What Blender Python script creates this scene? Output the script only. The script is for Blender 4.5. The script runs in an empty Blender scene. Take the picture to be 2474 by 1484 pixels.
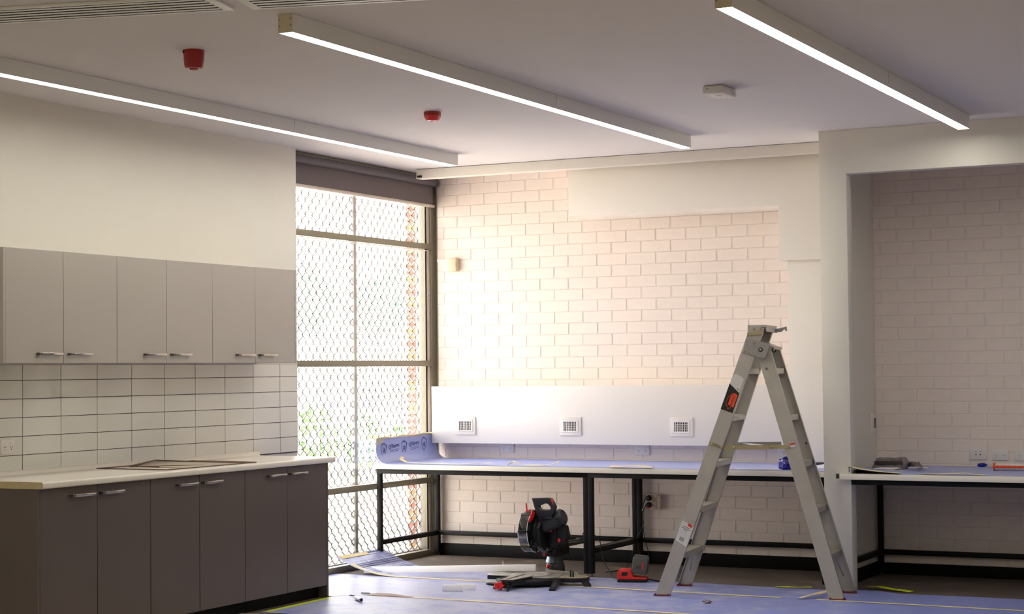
import bpy, bmesh, math, random
from mathutils import Vector, Matrix
random.seed(11)
SC = bpy.context.scene
COL = SC.collection
PI = math.pi

# ---------------------------------------------------------------- camera
YAW, PITCH, ROLL = 0.469618898, 0.0353462584, -0.0101172921
CAM = Vector((6.86453611, -12.3590364, 1.44538))
fwd = Vector((-math.sin(YAW) * math.cos(PITCH), math.cos(YAW) * math.cos(PITCH), math.sin(PITCH)))
rgt = Vector((math.cos(YAW), math.sin(YAW), 0))
upv = rgt.cross(fwd)
r2 = rgt * math.cos(ROLL) + upv * math.sin(ROLL)
u2 = upv * math.cos(ROLL) - rgt * math.sin(ROLL)
cd = bpy.data.cameras.new('camera')
cam = bpy.data.objects.new('camera', cd)
COL.objects.link(cam)
cd.sensor_width = 36.0
cd.sensor_fit = 'HORIZONTAL'
cd.lens = 4324.65 * 36.0 / 2474.0
cd.clip_start, cd.clip_end = 0.05, 400
M = Matrix((r2, u2, -fwd)).transposed().to_4x4()
M.translation = CAM
cam.matrix_world = M
SC.camera = cam

# ---------------------------------------------------------------- world, sun, exposure
w = bpy.data.worlds.new('sky')
SC.world = w
w.use_nodes = True
bg = w.node_tree.nodes['Background']
bg.inputs[0].default_value = (1.0, 0.948, 0.938, 1)
bg.inputs[1].default_value = 9.6
sl = bpy.data.lights.new('sun', 'SUN')
sl.energy, sl.angle, sl.color = 32.0, math.radians(0.6), (1.0, 0.94, 0.84)
sun = bpy.data.objects.new('sun', sl)
COL.objects.link(sun)
sun.rotation_euler = Vector((-0.30, -0.42, -0.86)).to_track_quat('-Z', 'Y').to_euler()
# sampling portal in the window opening (guides the sky light only, gives none itself)
pl = bpy.data.lights.new('window_portal', 'AREA')
pl.shape, pl.size, pl.size_y = 'RECTANGLE', 2.2, 2.9
pl.cycles.is_portal = True
po = bpy.data.objects.new('window_portal', pl)
COL.objects.link(po)
po.location = (-0.14, -1.0, 1.45)
po.rotation_euler = Vector((1, 0, 0)).to_track_quat('-Z', 'Z').to_euler()
LED_POWER = 26.0
SC.view_settings.view_transform = 'Standard'
SC.view_settings.look = 'None'
SC.view_settings.gamma = 1.0
SC.view_settings.use_curve_mapping = False
SC.view_settings.exposure = 0.0
SC.cycles.use_denoising = True
SC.cycles.max_bounces = 10
SC.cycles.diffuse_bounces = 7
SC.cycles.transparent_max_bounces = 16
SC.cycles.sample_clamp_indirect = 8.0
SC.cycles.caustics_reflective = False
SC.cycles.caustics_refractive = False


# ---------------------------------------------------------------- helpers
def lin(c):
    c = c / 255.0
    return c / 12.92 if c <= 0.04045 else ((c + 0.055) / 1.055) ** 2.4


def rgb(r, g, b):
    return (lin(r), lin(g), lin(b), 1)


MATS = {}


def mat(name, col, rough=0.5, metal=0.0, mottle=None, bump=None, coat=0.0, spec=0.5, emit=None, dust=None, near=None):
    """col sRGB triple; mottle=(scale, amount); bump=(scale, strength); dust=(scale, colour, threshold)"""
    m = bpy.data.materials.new(name)
    m.use_nodes = True
    nt = m.node_tree
    b = nt.nodes['Principled BSDF']
    b.inputs['Base Color'].default_value = rgb(*col)
    b.inputs['Roughness'].default_value = rough
    b.inputs['Metallic'].default_value = metal
    b.inputs['Coat Weight'].default_value = coat
    b.inputs['Specular IOR Level'].default_value = spec
    tc = nt.nodes.new('ShaderNodeTexCoord')
    last = None
    if mottle:
        n = nt.nodes.new('ShaderNodeTexNoise')
        n.inputs['Scale'].default_value = mottle[0]
        n.inputs['Detail'].default_value = 5
        nt.links.new(tc.outputs['Object'], n.inputs['Vector'])
        mp = nt.nodes.new('ShaderNodeMapRange')
        mp.inputs['From Min'].default_value, mp.inputs['From Max'].default_value = 0.3, 0.7
        mp.inputs['To Min'].default_value, mp.inputs['To Max'].default_value = 1 - mottle[1], 1 + mottle[1]
        nt.links.new(n.outputs['Fac'], mp.inputs['Value'])
        mx = nt.nodes.new('ShaderNodeMix')
        mx.data_type, mx.blend_type = 'RGBA', 'MULTIPLY'
        mx.inputs['Factor'].default_value = 1
        mx.inputs['A'].default_value = rgb(*col)
        nt.links.new(mp.outputs['Result'], mx.inputs['B'])
        last = mx.outputs['Result']
    if dust:
        n = nt.nodes.new('ShaderNodeTexNoise')
        n.inputs['Scale'].default_value = dust[0]
        n.inputs['Detail'].default_value = 8
        n.inputs['Roughness'].default_value = 0.7
        nt.links.new(tc.outputs['Object'], n.inputs['Vector'])
        mp = nt.nodes.new('ShaderNodeMapRange')
        mp.inputs['From Min'].default_value, mp.inputs['From Max'].default_value = dust[2], dust[2] + 0.16
        src = n.outputs['Fac']
        if near:        # this colour spreads further around a place: (x, y, radius, gain)
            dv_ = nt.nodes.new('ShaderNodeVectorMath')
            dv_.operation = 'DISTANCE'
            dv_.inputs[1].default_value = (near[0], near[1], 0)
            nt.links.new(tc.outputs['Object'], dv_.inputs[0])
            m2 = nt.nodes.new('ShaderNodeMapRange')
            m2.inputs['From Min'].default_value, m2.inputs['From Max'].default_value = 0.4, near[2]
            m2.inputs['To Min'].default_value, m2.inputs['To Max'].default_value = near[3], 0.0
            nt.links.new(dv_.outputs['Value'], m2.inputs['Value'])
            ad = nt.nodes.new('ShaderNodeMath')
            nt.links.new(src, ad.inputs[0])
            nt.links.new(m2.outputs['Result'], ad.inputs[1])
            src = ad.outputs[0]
        nt.links.new(src, mp.inputs['Value'])
        mx = nt.nodes.new('ShaderNodeMix')
        mx.data_type = 'RGBA'
        nt.links.new(mp.outputs['Result'], mx.inputs['Factor'])
        if last:
            nt.links.new(last, mx.inputs['A'])
        else:
            mx.inputs['A'].default_value = rgb(*col)
        mx.inputs['B'].default_value = rgb(*dust[1])
        last = mx.outputs['Result']
    if last:
        nt.links.new(last, b.inputs['Base Color'])
    if bump:
        n = nt.nodes.new('ShaderNodeTexNoise')
        n.inputs['Scale'].default_value = bump[0]
        n.inputs['Detail'].default_value = 4
        nt.links.new(tc.outputs['Object'], n.inputs['Vector'])
        bp = nt.nodes.new('ShaderNodeBump')
        bp.inputs['Strength'].default_value = bump[1]
        bp.inputs['Distance'].default_value = 0.01
        nt.links.new(n.outputs['Fac'], bp.inputs['Height'])
        nt.links.new(bp.outputs['Normal'], b.inputs['Normal'])
    if emit:
        b.inputs['Emission Color'].default_value = emit[0]
        b.inputs['Emission Strength'].default_value = emit[1]
    MATS[name] = m
    return m


def clear_mat(name, tint, gloss=0.08, rough=0.02):
    m = bpy.data.materials.new(name)
    m.use_nodes = True
    nt = m.node_tree
    nt.nodes.remove(nt.nodes['Principled BSDF'])
    out = nt.nodes['Material Output']
    t = nt.nodes.new('ShaderNodeBsdfTransparent')
    t.inputs[0].default_value = tint
    g = nt.nodes.new('ShaderNodeBsdfGlossy')
    g.inputs['Roughness'].default_value = rough
    lw = nt.nodes.new('ShaderNodeLayerWeight')
    lw.inputs['Blend'].default_value = 0.25
    mp = nt.nodes.new('ShaderNodeMapRange')
    mp.inputs['To Min'].default_value, mp.inputs['To Max'].default_value = gloss * 0.5, min(1, gloss * 4)
    nt.links.new(lw.outputs['Fresnel'], mp.inputs['Value'])
    mx = nt.nodes.new('ShaderNodeMixShader')
    nt.links.new(mp.outputs['Result'], mx.inputs[0])
    nt.links.new(t.outputs[0], mx.inputs[1])
    nt.links.new(g.outputs[0], mx.inputs[2])
    nt.links.new(mx.outputs[0], out.inputs[0])
    MATS[name] = m
    return m


class MB:
    """collects geometry; build() links it as ONE mesh object"""

    def __init__(s):
        s.v, s.f, s.m, s.cm = [], [], [], 0

    def use(s, i):
        s.cm = i
        return s

    def add(s, verts, faces):
        o = len(s.v)
        s.v += [Vector(p) for p in verts]
        for f in faces:
            s.f.append([o + i for i in f])
            s.m.append(s.cm)
        return s

    def box(s, x0, y0, z0, x1, y1, z1):
        c = Vector(((x0 + x1) / 2, (y0 + y1) / 2, (z0 + z1) / 2))
        return s.obox(c, ((x1 - x0) / 2, 0, 0), (0, (y1 - y0) / 2, 0), (0, 0, (z1 - z0) / 2))

    def obox(s, c, ax, ay, az):
        c, ax, ay, az = Vector(c), Vector(ax), Vector(ay), Vector(az)
        p = [c + i * ax + j * ay + k * az for k in (-1, 1) for j in (-1, 1) for i in (-1, 1)]
        return s.add(p, [(0, 2, 3, 1), (4, 5, 7, 6), (0, 1, 5, 4), (2, 6, 7, 3), (0, 4, 6, 2), (1, 3, 7, 5)])

    def prism(s, pts, d):
        pts, d = [Vector(p) for p in pts], Vector(d)
        n = len(pts)
        fs = [tuple(range(n)), tuple(range(2 * n - 1, n - 1, -1))]
        fs += [(i, (i + 1) % n, n + (i + 1) % n, n + i) for i in range(n)]
        return s.add(pts + [p + d for p in pts], fs)

    def ring(s, outer, inner, d):
        """frame prism: outer and inner loops of equal length, extruded by d"""
        d = Vector(d)
        o = [Vector(p) for p in outer]
        i = [Vector(p) for p in inner]
        n = len(o)
        v = o + i + [p + d for p in o] + [p + d for p in i]
        fs = []
        for a in range(n):
            b = (a + 1) % n
            fs += [(a, b, n + b, n + a), (2 * n + a, 3 * n + a, 3 * n + b, 2 * n + b),
                   (a, 2 * n + a, 2 * n + b, b), (n + a, n + b, 3 * n + b, 3 * n + a)]
        return s.add(v, fs)

    def tube(s, path, r, n=8):
        path = [Vector(p) for p in path]
        rr = r if isinstance(r, (list, tuple)) else [r] * len(path)
        t0 = (path[1] - path[0]).normalized()
        a = t0.orthogonal().normalized()
        vs, fs = [], []
        for i, p in enumerate(path):
            t = (path[min(i + 1, len(path) - 1)] - path[max(i - 1, 0)]).normalized()
            a = (a - t * a.dot(t)).normalized()
            b = t.cross(a)
            vs += [p + (a * math.cos(2 * PI * k / n) + b * math.sin(2 * PI * k / n)) * rr[i] for k in range(n)]
        for i in range(len(path) - 1):
            for k in range(n):
                k2 = (k + 1) % n
                fs.append((i * n + k, i * n + k2, (i + 1) * n + k2, (i + 1) * n + k))
        fs += [tuple(range(n - 1, -1, -1)), tuple(range((len(path) - 1) * n, len(path) * n))]
        return s.add(vs, fs)

    def cyl(s, p0, p1, r0, r1=None, n=16):
        return s.tube([p0, p1], [r0, r0 if r1 is None else r1], n)

    def lathe(s, prof, c, axis=(0, 0, 1), n=24):
        """prof: list of (radius, height) along axis from c"""
        ax = Vector(axis).normalized()
        a = ax.orthogonal().normalized()
        b = ax.cross(a)
        c = Vector(c)
        vs, fs = [], []
        for (r, h) in prof:
            r = max(r, 1e-4)
            vs += [c + ax * h + (a * math.cos(2 * PI * k / n) + b * math.sin(2 * PI * k / n)) * r for k in range(n)]
        for i in range(len(prof) - 1):
            for k in range(n):
                k2 = (k + 1) % n
                fs.append((i * n + k, i * n + k2, (i + 1) * n + k2, (i + 1) * n + k))
        fs += [tuple(range(n - 1, -1, -1)), tuple(range((len(prof) - 1) * n, len(prof) * n))]
        return s.add(vs, fs)

    def sheet(s, grid, th):
        """grid of points [row][col]; thickness th (vector or number along z)"""
        t = Vector(th) if hasattr(th, '__len__') else Vector((0, 0, th))
        R, Cn = len(grid), len(grid[0])
        flat = [Vector(p) for row in grid for p in row]
        N = len(flat)
        vs = flat + [p + t for p in flat]
        fs = []
        for i in range(R - 1):
            for j in range(Cn - 1):
                a = i * Cn + j
                fs.append((a, a + 1, a + Cn + 1, a + Cn))
                fs.append((N + a, N + a + Cn, N + a + Cn + 1, N + a + 1))
        rim = [j for j in range(Cn)] + [i * Cn + Cn - 1 for i in range(1, R)] + \
              [(R - 1) * Cn + j for j in range(Cn - 2, -1, -1)] + [i * Cn for i in range(R - 2, 0, -1)]
        for k in range(len(rim)):
            a, b = rim[k], rim[(k + 1) % len(rim)]
            fs.append((a, N + a, N + b, b))
        return s.add(vs, fs)

    def ball(s, c, rx, ry, rz, n=16, m=10):
        c = Vector(c)
        vs, fs = [], []
        for i in range(m + 1):
            th = PI * i / m
            r = max(math.sin(th), 1e-3)
            vs += [c + Vector((rx * r * math.cos(2 * PI * k / n), ry * r * math.sin(2 * PI * k / n), rz * math.cos(th))) for k in range(n)]
        for i in range(m):
            for k in range(n):
                k2 = (k + 1) % n
                fs.append((i * n + k, (i + 1) * n + k, (i + 1) * n + k2, i * n + k2))
        return s.add(vs, fs)

    def build(s, name, mats, parent=None, bevel=0.0, seg=2, smooth=40, local=False, kind=None, label=None, cat=None, group=None):
        if not isinstance(mats, (list, tuple)):
            mats = [mats]
        base = Vector((0, 0, 0))
        inv = None
        if parent is not None and not local:
            inv = wmat(parent).inverted()
        vs = [inv @ p for p in s.v] if inv is not None else s.v
        me = bpy.data.meshes.new(name)
        me.from_pydata([tuple(p) for p in vs], [], s.f)
        for mm in mats:
            me.materials.append(mm)
        me.polygons.foreach_set('material_index', s.m)
        bm = bmesh.new()
        bm.from_mesh(me)
        bmesh.ops.recalc_face_normals(bm, faces=bm.faces)
        if bevel:
            es = [e for e in bm.edges if len(e.link_faces) == 2 and e.calc_face_angle(0) > math.radians(25)]
            bmesh.ops.bevel(bm, geom=es, offset=bevel, segments=seg, profile=0.5, affect='EDGES', clamp_overlap=True)
        bm.to_mesh(me)
        bm.free()
        if smooth:
            me.shade_smooth()
            me.set_sharp_from_angle(angle=math.radians(smooth))
        o = bpy.data.objects.new(name, me)
        COL.objects.link(o)
        if parent is not None:
            o.parent = parent
        tag(o, label, cat, group, kind)
        return o


def wmat(o):
    m = o.matrix_basis.copy()
    while o.parent is not None:
        o = o.parent
        m = o.matrix_basis @ m
    return m


def tag(o, label=None, cat=None, group=None, kind=None):
    if label:
        o['label'] = label
    if cat:
        o['category'] = cat
    if group:
        o['group'] = group
    if kind:
        o['kind'] = kind
    return o


def thing(name, loc, label, cat, group=None, rz=0.0):
    o = bpy.data.objects.new(name, None)
    o.empty_display_size = 0.05
    COL.objects.link(o)
    o.location = loc
    o.rotation_euler = (0, 0, rz)
    return tag(o, label, cat, group)


def dup(o, parent=None):
    c = o.copy()
    COL.objects.link(c)
    if parent is not None:
        c.parent = parent
    for ch in list(o.children):
        dup(ch, c)
    return c


def bx(*a):
    return MB().box(*a)


def text_mesh(name, s, size, m, parent, origin, xdir, ydir, extrude=0.0006, label=None):
    """flat lettering as a mesh part: xdir reading direction, ydir up direction (world)"""
    cu = bpy.data.curves.new(name, 'FONT')
    cu.body, cu.size, cu.extrude = s, size, extrude
    cu.align_x, cu.align_y = 'CENTER', 'CENTER'
    cu.resolution_u = 3
    t = bpy.data.objects.new(name, cu)
    COL.objects.link(t)
    bpy.context.view_layer.update()
    me = bpy.data.meshes.new_from_object(t.evaluated_get(bpy.context.evaluated_depsgraph_get()))
    bpy.data.objects.remove(t)
    me.name = name
    x, y = Vector(xdir).normalized(), Vector(ydir).normalized()
    z = x.cross(y)
    mm = Matrix((x, y, z)).transposed().to_4x4()
    mm.translation = Vector(origin)
    if parent is not None:
        mm = wmat(parent).inverted() @ mm
    me.transform(mm)
    me.materials.clear()
    me.materials.append(m)
    o = bpy.data.objects.new(name, me)
    COL.objects.link(o)
    o.parent = parent
    if label:
        o['label'] = label
    return o


# ---------------------------------------------------------------- materials
PLASTER = mat('plaster_white', (228, 224, 214), 0.75, mottle=(3, 0.012), bump=(60, 0.02))
CEIL = mat('ceiling_paint', (222, 218, 219), 0.85, mottle=(2, 0.01))
BRICKW = mat('painted_brick', (235, 223, 214), 0.55, mottle=(14, 0.02), bump=(90, 0.12))
JOINT = mat('painted_joint', (226, 218, 208), 0.6, bump=(120, 0.15))
TRIMW = mat('trim_white', (230, 225, 217), 0.5)
PANELW = mat('panel_white', (226, 221, 217), 0.35)
SKIRT = mat('skirting_black', (14, 11, 10), 0.6, spec=0.15)
CONCRETE = mat('dusty_concrete', (94, 82, 73), 0.75, mottle=(3, 0.2), dust=(1.7, (138, 128, 118), 0.56), bump=(40, 0.1))
MATBLUE = mat('blue_floor_film', (130, 140, 204), 0.38, mottle=(2.2, 0.06), dust=(6.0, (168, 173, 206), 0.55), near=(0.7, -2.0, 3.2, 0.24), bump=(3.2, 0.22), spec=0.6)  # paler tone covers more of the film around its left part
MATDARK = mat('blue_ribbed_film', (112, 118, 160), 0.45, mottle=(5, 0.05), spec=0.5)
PAPERB = mat('blue_bench_film', (160, 170, 220), 0.42, mottle=(4, 0.06), dust=(9.0, (196, 198, 222), 0.6), spec=0.5)
CREAM = mat('masking_tape', (222, 207, 158), 0.6, mottle=(20, 0.05))
BEIGE = mat('film_underside', (196, 186, 172), 0.6)
LIME = mat('lime_tape', (196, 214, 30), 0.5, mottle=(30, 0.05))
INK = mat('navy_ink', (38, 34, 92), 0.5)
TILE = mat('tile_gloss_white', (226, 224, 216), 0.06, coat=0.4, spec=0.6)
GROUT = mat('grout_dark', (64, 54, 54), 0.8)
CABUP = mat('laminate_light_grey', (184, 177, 169), 0.38, mottle=(200, 0.01))
CABLOW = mat('laminate_taupe', (92, 82, 77), 0.36, mottle=(200, 0.015))
GAP = mat('shadow_gap', (24, 20, 20), 0.8)
WORKTOP = mat('worktop_white', (228, 223, 212), 0.25, mottle=(60, 0.01))
WARMEND = mat('worktop_end', (196, 180, 140), 0.6, mottle=(40, 0.06))  # warm light on the near worktop end is put into this tone
NICKEL = mat('brushed_nickel', (205, 200, 194), 0.18, metal=1.0)
DARKNICKEL = mat('dark_nickel', (112, 106, 98), 0.4, metal=1.0)
OLIVE = mat('window_aluminium', (142, 136, 118), 0.4, metal=0.25)
JAMBL = mat('window_jamb_light', (196, 188, 174), 0.5)
GRILLE = mat('grille_grey', (172, 170, 168), 0.45, metal=0.2)
GLASS = clear_mat('window_glass', (0.97, 0.985, 0.98, 1), 0.05)
BLIND = mat('blind_fabric', (108, 99, 100), 0.8, mottle=(300, 0.04))
ROLLER = mat('blind_roller', (96, 89, 96), 0.6)
BLINDBAR = mat('blind_bar', (214, 202, 190), 0.5)
STEEL = mat('bench_steel_black', (13, 11, 11), 0.5, mottle=(20, 0.08), spec=0.22)
LEDM = mat('led_diffuser', (255, 255, 255), 0.5, emit=((0.98, 0.945, 0.835, 1), LED_POWER))
LEDBODY = mat('light_housing', (238, 237, 232), 0.45)
ENDCAP = mat('light_end_cap', (212, 200, 172), 0.5)
SCREW = mat('screw_grey', (120, 112, 100), 0.4, metal=0.8)
RED = mat('alarm_red', (160, 16, 22), 0.3, coat=0.3)
REDCLR = mat('alarm_red_lens', (225, 22, 26), 0.12, coat=0.5)
PLASTW = mat('white_plastic', (226, 222, 217), 0.35)
PLASTB = mat('beige_plastic', (206, 190, 160), 0.45, mottle=(30, 0.06))
HOLE = mat('dark_hole', (18, 15, 18), 0.9)
ALU = mat('ladder_aluminium', (176, 171, 162), 0.42, metal=0.4, mottle=(9, 0.06), bump=(80, 0.03))
ALUD = mat('ladder_bracket_metal', (160, 160, 160), 0.35, metal=0.8, mottle=(20, 0.05))
BRASS = mat('zinc_brass_bar', (176, 164, 128), 0.35, metal=0.7, mottle=(30, 0.08))
RUST = mat('rust_red_foot', (104, 36, 26), 0.7, mottle=(40, 0.3))
LABELW = mat('label_white', (206, 204, 198), 0.4)
LABELK = mat('label_black', (20, 18, 20), 0.4)
ORANGE = mat('label_orange', (232, 74, 30), 0.45)
LABELT = mat('label_text_grey', (70, 66, 64), 0.6)
SAWBLK = mat('saw_black', (17, 17, 18), 0.4, bump=(150, 0.05), spec=0.35)
SAWGRY = mat('saw_dark_grey', (40, 42, 46), 0.36, bump=(120, 0.05), spec=0.45)
SAWALU = mat('saw_table_alu', (184, 180, 174), 0.35, metal=0.6, mottle=(25, 0.06))
SAWRED = mat('saw_red', (216, 28, 24), 0.35)
SAWCLR = clear_mat('saw_clear_guard', (0.86, 0.87, 0.90, 1), 0.30, 0.12)
BLADE = mat('saw_blade', (110, 110, 112), 0.3, metal=1.0)
SAWDUST = mat('saw_dusty_top', (150, 138, 116), 0.7, mottle=(120, 0.25))
CORD = mat('black_cord', (20, 18, 18), 0.5)
BATT = mat('battery_grey', (84, 80, 74), 0.5, mottle=(50, 0.1))
TIMBER = mat('white_primed_timber', (250, 249, 248), 0.45)
TUBEM = mat('silver_tube', (206, 204, 226), 0.25, metal=0.6)
RACKB = mat('brown_metal_frame', (112, 84, 74), 0.4, metal=0.4)
RACKS = mat('clear_sheet_dull', (186, 176, 158), 0.25)
BAGBLUE = mat('blue_plastic_bag', (44, 40, 150), 0.22, mottle=(40, 0.15), bump=(60, 0.4))
BAGGREY = mat('grey_plastic_wrap', (120, 112, 112), 0.3, mottle=(30, 0.12), bump=(50, 0.3))
DARKBOX = mat('dark_box', (52, 44, 44), 0.5)
SILOR = mat('sealant_orange', (226, 76, 30), 0.4)
SILW = mat('sealant_label', (206, 206, 202), 0.4, mottle=(70, 0.15))
SPECK = mat('paint_spattered_plastic', (222, 206, 188), 0.5, dust=(75, (60, 24, 24), 0.50))
BRICKR = mat('red_brick', (132, 84, 70), 0.85, mottle=(25, 0.14), bump=(60, 0.2))
BRICKY = mat('yellow_brick', (142, 110, 76), 0.85, mottle=(25, 0.14), bump=(60, 0.2))
MORTAR = mat('mortar', (150, 142, 132), 0.9)
PAVE = mat('pale_paving', (222, 212, 200), 0.9, mottle=(2, 0.05), bump=(20, 0.1))
LEAF = mat('leaf_green', (98, 134, 80), 0.6, mottle=(6, 0.3))
LEAF2 = mat('leaf_blue_green', (138, 166, 158), 0.6, mottle=(6, 0.3))
BARK = mat('bark', (176, 166, 154), 0.9)
FENCEM = mat('fence_grey_steel', (128, 136, 150), 0.5)
RAILW = mat('rail_white', (236, 236, 234), 0.5)
PLANTER = mat('planter_dark', (92, 90, 96), 0.8, mottle=(5, 0.1))

# ---------------------------------------------------------------- room shell
ZC = 2.988
WX = -0.01          # plaster face of the left wall
WIN_END = -2.08     # where the left wall stops and the window starts
floor = bx(-0.5, -14.3, -0.12, 9.2, 0.3, 0.0).build('floor', CONCRETE, kind='structure')
ceil = bx(-0.45, -14.3, ZC, 9.2, 0.45, ZC + 0.3).build('ceiling', CEIL, kind='structure')
bx(-0.01, -14.1, 0.0, 9.0, -3.45, 0.003).build('floor_cover', mat('floor_rest_of_room', (166, 156, 142), 0.6, mottle=(2, 0.05)), kind='structure', smooth=0)
wl = bx(-0.27, -14.3, 0, WX, WIN_END, ZC).build('wall_left', PLASTER, kind='structure', smooth=0)
bx(9.0, -14.3, 0, 9.2, 0.3, ZC).build('wall_right', PLASTER, kind='structure', smooth=0)
bx(-0.01, -14.3, 0, 9.0, -14.1, ZC).build('wall_front', PLASTER, kind='structure', smooth=0)

BRD, JD = 0.0034, 0.0
wb = bx(-0.065, BRD, 0, 3.40, 0.27, ZC).build('wall_back', JOINT, kind='structure', smooth=0)
wa = bx(3.40, BRD, 0, 9.0, 0.27, ZC).build('wall_alcove', JOINT, kind='structure', smooth=0)


def brick_mesh(x0, x1, z0, z1, y1, ch=0.0026):
    """front face y=0 with a chamfer, sides back to y1"""
    m = MB()
    a = [(x0, y1, z0), (x1, y1, z0), (x1, y1, z1), (x0, y1, z1)]
    b = [(x0, ch, z0), (x1, ch, z0), (x1, ch, z1), (x0, ch, z1)]
    c = [(x0 + ch, 0, z0 + ch), (x1 - ch, 0, z0 + ch), (x1 - ch, 0, z1 - ch), (x0 + ch, 0, z1 - ch)]
    f = [(8, 9, 10, 11)]
    for i in range(4):
        j = (i + 1) % 4
        f += [(i, j, 4 + j, 4 + i), (4 + i, 4 + j, 8 + j, 8 + i)]
    return m.add(a + b + c, f)


def lay_bricks(wall, xa, xb, off, hidden, limit=300):
    cells = []
    for ri in range(0, 35):
        zc = 0.124 + 0.086 * (ri - 0)
        z0, z1 = zc - 0.0412, zc + 0.0412
        if z1 > ZC:
            z1 = ZC
        if z1 - z0 < 0.02:
            continue
        par = ri % 2            # joints at 0.12*k with k parity = row parity (row 26 -> even)
        k = int(math.floor((xa - off) / 0.12)) - 2
        if (k - par) % 2:
            k -= 1
        x = off + 0.12 * k
        while x < xb:
            a, b = max(x + 0.0055, xa), min(x + 0.24 - 0.0055, xb)
            if b - a > 0.015 and not hidden(a, b, z0, z1):
                cells.append((a, b, z0, z1))
            x += 0.24
    rest = []
    cells.sort(key=lambda c: -(c[1] - c[0]) * (1 + 0.15 * c[0]))
    shared = {}
    for i, (a, b, z0, z1) in enumerate(cells):
        if i >= limit:
            rest.append((a, b, z0, z1))
            continue
        key = (round(b - a, 3), round(z1 - z0, 3))
        if key not in shared:
            o = brick_mesh(-key[0] / 2, key[0] / 2, -key[1] / 2, key[1] / 2, BRD + 0.002).build('brick', BRICKW, wall, local=True, smooth=0)
            shared[key] = o
        else:
            o = shared[key].copy()
            COL.objects.link(o)
        o.location = ((a + b) / 2, random.uniform(-0.0009, 0.0009), (z0 + z1) / 2)
        o.rotation_euler = (random.uniform(-0.004, 0.004), random.uniform(-0.002, 0.002), random.uniform(-0.003, 0.003))
    if rest:
        mb = MB()
        for (a, b, z0, z1) in rest:
            q = brick_mesh(a, b, z0, z1, BRD + 0.002)
            mb.add(q.v, q.f)
        mb.build('brick_field', BRICKW, wall, local=True, smooth=0, kind='stuff')


lay_bricks(wb, -0.065, 3.36, 0.0, lambda a, b, z0, z1:
           (a > 0.0 and z0 > 0.90 and z1 < 1.31) or (a > 1.30 and z0 > 2.64) or (a > 2.98 and z0 > 0.7) or (a > 2.2 and z0 > 2.6)
           or (z0 > 0.66 and z1 < 0.80 and z0 > 0.70))
lay_bricks(wa, 3.446, 4.95, 0.013, lambda a, b, z0, z1: False)

# partition between nook and alcove, with its return nib and the header over the alcove
PY = -1.05
MBp = bx(3.385, PY + 0.105, 0, 3.446, 0.006, ZC)
MBp.build('wall_partition', PLASTER, kind='structure', smooth=0)
MB().prism([(3.385, PY, 0), (3.566, PY, 0), (3.566, PY, 2.70), (9.0, PY, 2.70), (9.0, PY, ZC), (3.385, PY, ZC)], (0, 0.11, 0)).build('wall_header', PLASTER, kind='structure', bevel=0.003)
# ducted bulkhead of the nook
t1 = MB().prism([(1.272, -0.40, 2.577), (2.885, -0.40, 2.577), (2.885, -0.40, 2.19), (3.386, -0.40, 2.19), (3.386, -0.40, ZC), (1.272, -0.40, ZC)], (0, 0.406, 0))
t1.build('trim_1', TRIMW, kind='structure', bevel=0.003)
bx(2.935, -0.36, 0.79, 3.386, 0.006, 2.19).build('trim_2', TRIMW, kind='structure', bevel=0.002)
bx(-0.20, 0.067, 0, -0.064, 0.27, ZC).build('corner_filler', TRIMW, kind='structure', smooth=0)  # unseen wall filler added to stop daylight leaking past the jamb
# skirtings
bx(-0.06, -0.014, 0, 3.385, 0.008, 0.094).build('baseboard_back', SKIRT, kind='structure', bevel=0.002)
bx(3.446, -0.014, 0, 9.0, 0.008, 0.080).build('baseboard_alcove', SKIRT, kind='structure', bevel=0.002)
bx(3.446, PY + 0.10, 0, 3.458, -0.014, 0.090).build('baseboard_partition', SKIRT, kind='structure', bevel=0.002)
# pelmet beam under the ceiling in front of the brick wall
pb = MB()
pb.box(0.055, -0.535, 2.914, 3.385, -0.44, 2.985)
pelmet = pb.build('ceiling_pelmet', TRIMW, bevel=0.002, label='long white boxed pelmet under the ceiling in front of the brick wall', cat='pelmet')
bk = MB()
bk.box(0.064, -0.537, 2.921, 0.105, -0.533, 2.938)
bk.build('end_slot', HOLE, pelmet)
bk = MB()
bk.box(0.072, -0.5385, 2.925, 0.080, -0.536, 2.932)
bk.box(0.086, -0.5385, 2.923, 0.098, -0.536, 2.930)
bk.build('end_bracket', NICKEL, pelmet)

# ---------------------------------------------------------------- tiled splashback (parts of the left wall)
TX = 0.0
bx(WX - 0.002, -5.62, 0.90, TX - 0.0035, -2.086, 1.505).build('grout_bed', GROUT, wl, smooth=0)
rowz = [0.905, 1.0075, 1.110, 1.2127, 1.3155, 1.4175, 1.504]
coly = [-2.086, -2.299] + [-2.299 - 0.3114 * i for i in range(1, 11)]
shared = {}
for r in range(6):
    for c in range(len(coly) - 1):
        hy, hz = (coly[c] - coly[c + 1]) / 2 - 0.0022, (rowz[r + 1] - rowz[r]) / 2 - 0.0015
        key = (round(hy, 4), round(hz, 4))
        if key not in shared:
            o = bx(-0.008, -hy, -hz, 0, hy, hz).build('tile', TILE, wl, bevel=0.0012, seg=1, local=True)
            shared[key] = o
        else:
            o = shared[key].copy()
            COL.objects.link(o)
        o.location = (TX + random.uniform(-0.0006, 0.0004), (coly[c] + coly[c + 1]) / 2, (rowz[r] + rowz[r + 1]) / 2)
        o.rotation_euler = (0, random.uniform(-0.004, 0.004), random.uniform(-0.003, 0.003))
trim = bx(WX, -5.62, 1.504, TX + 0.001, -2.084, 1.508).build('tile_edge_trim', PLASTW, wl)

# ---------------------------------------------------------------- kitchen cabinets
BX = 0.569


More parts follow.
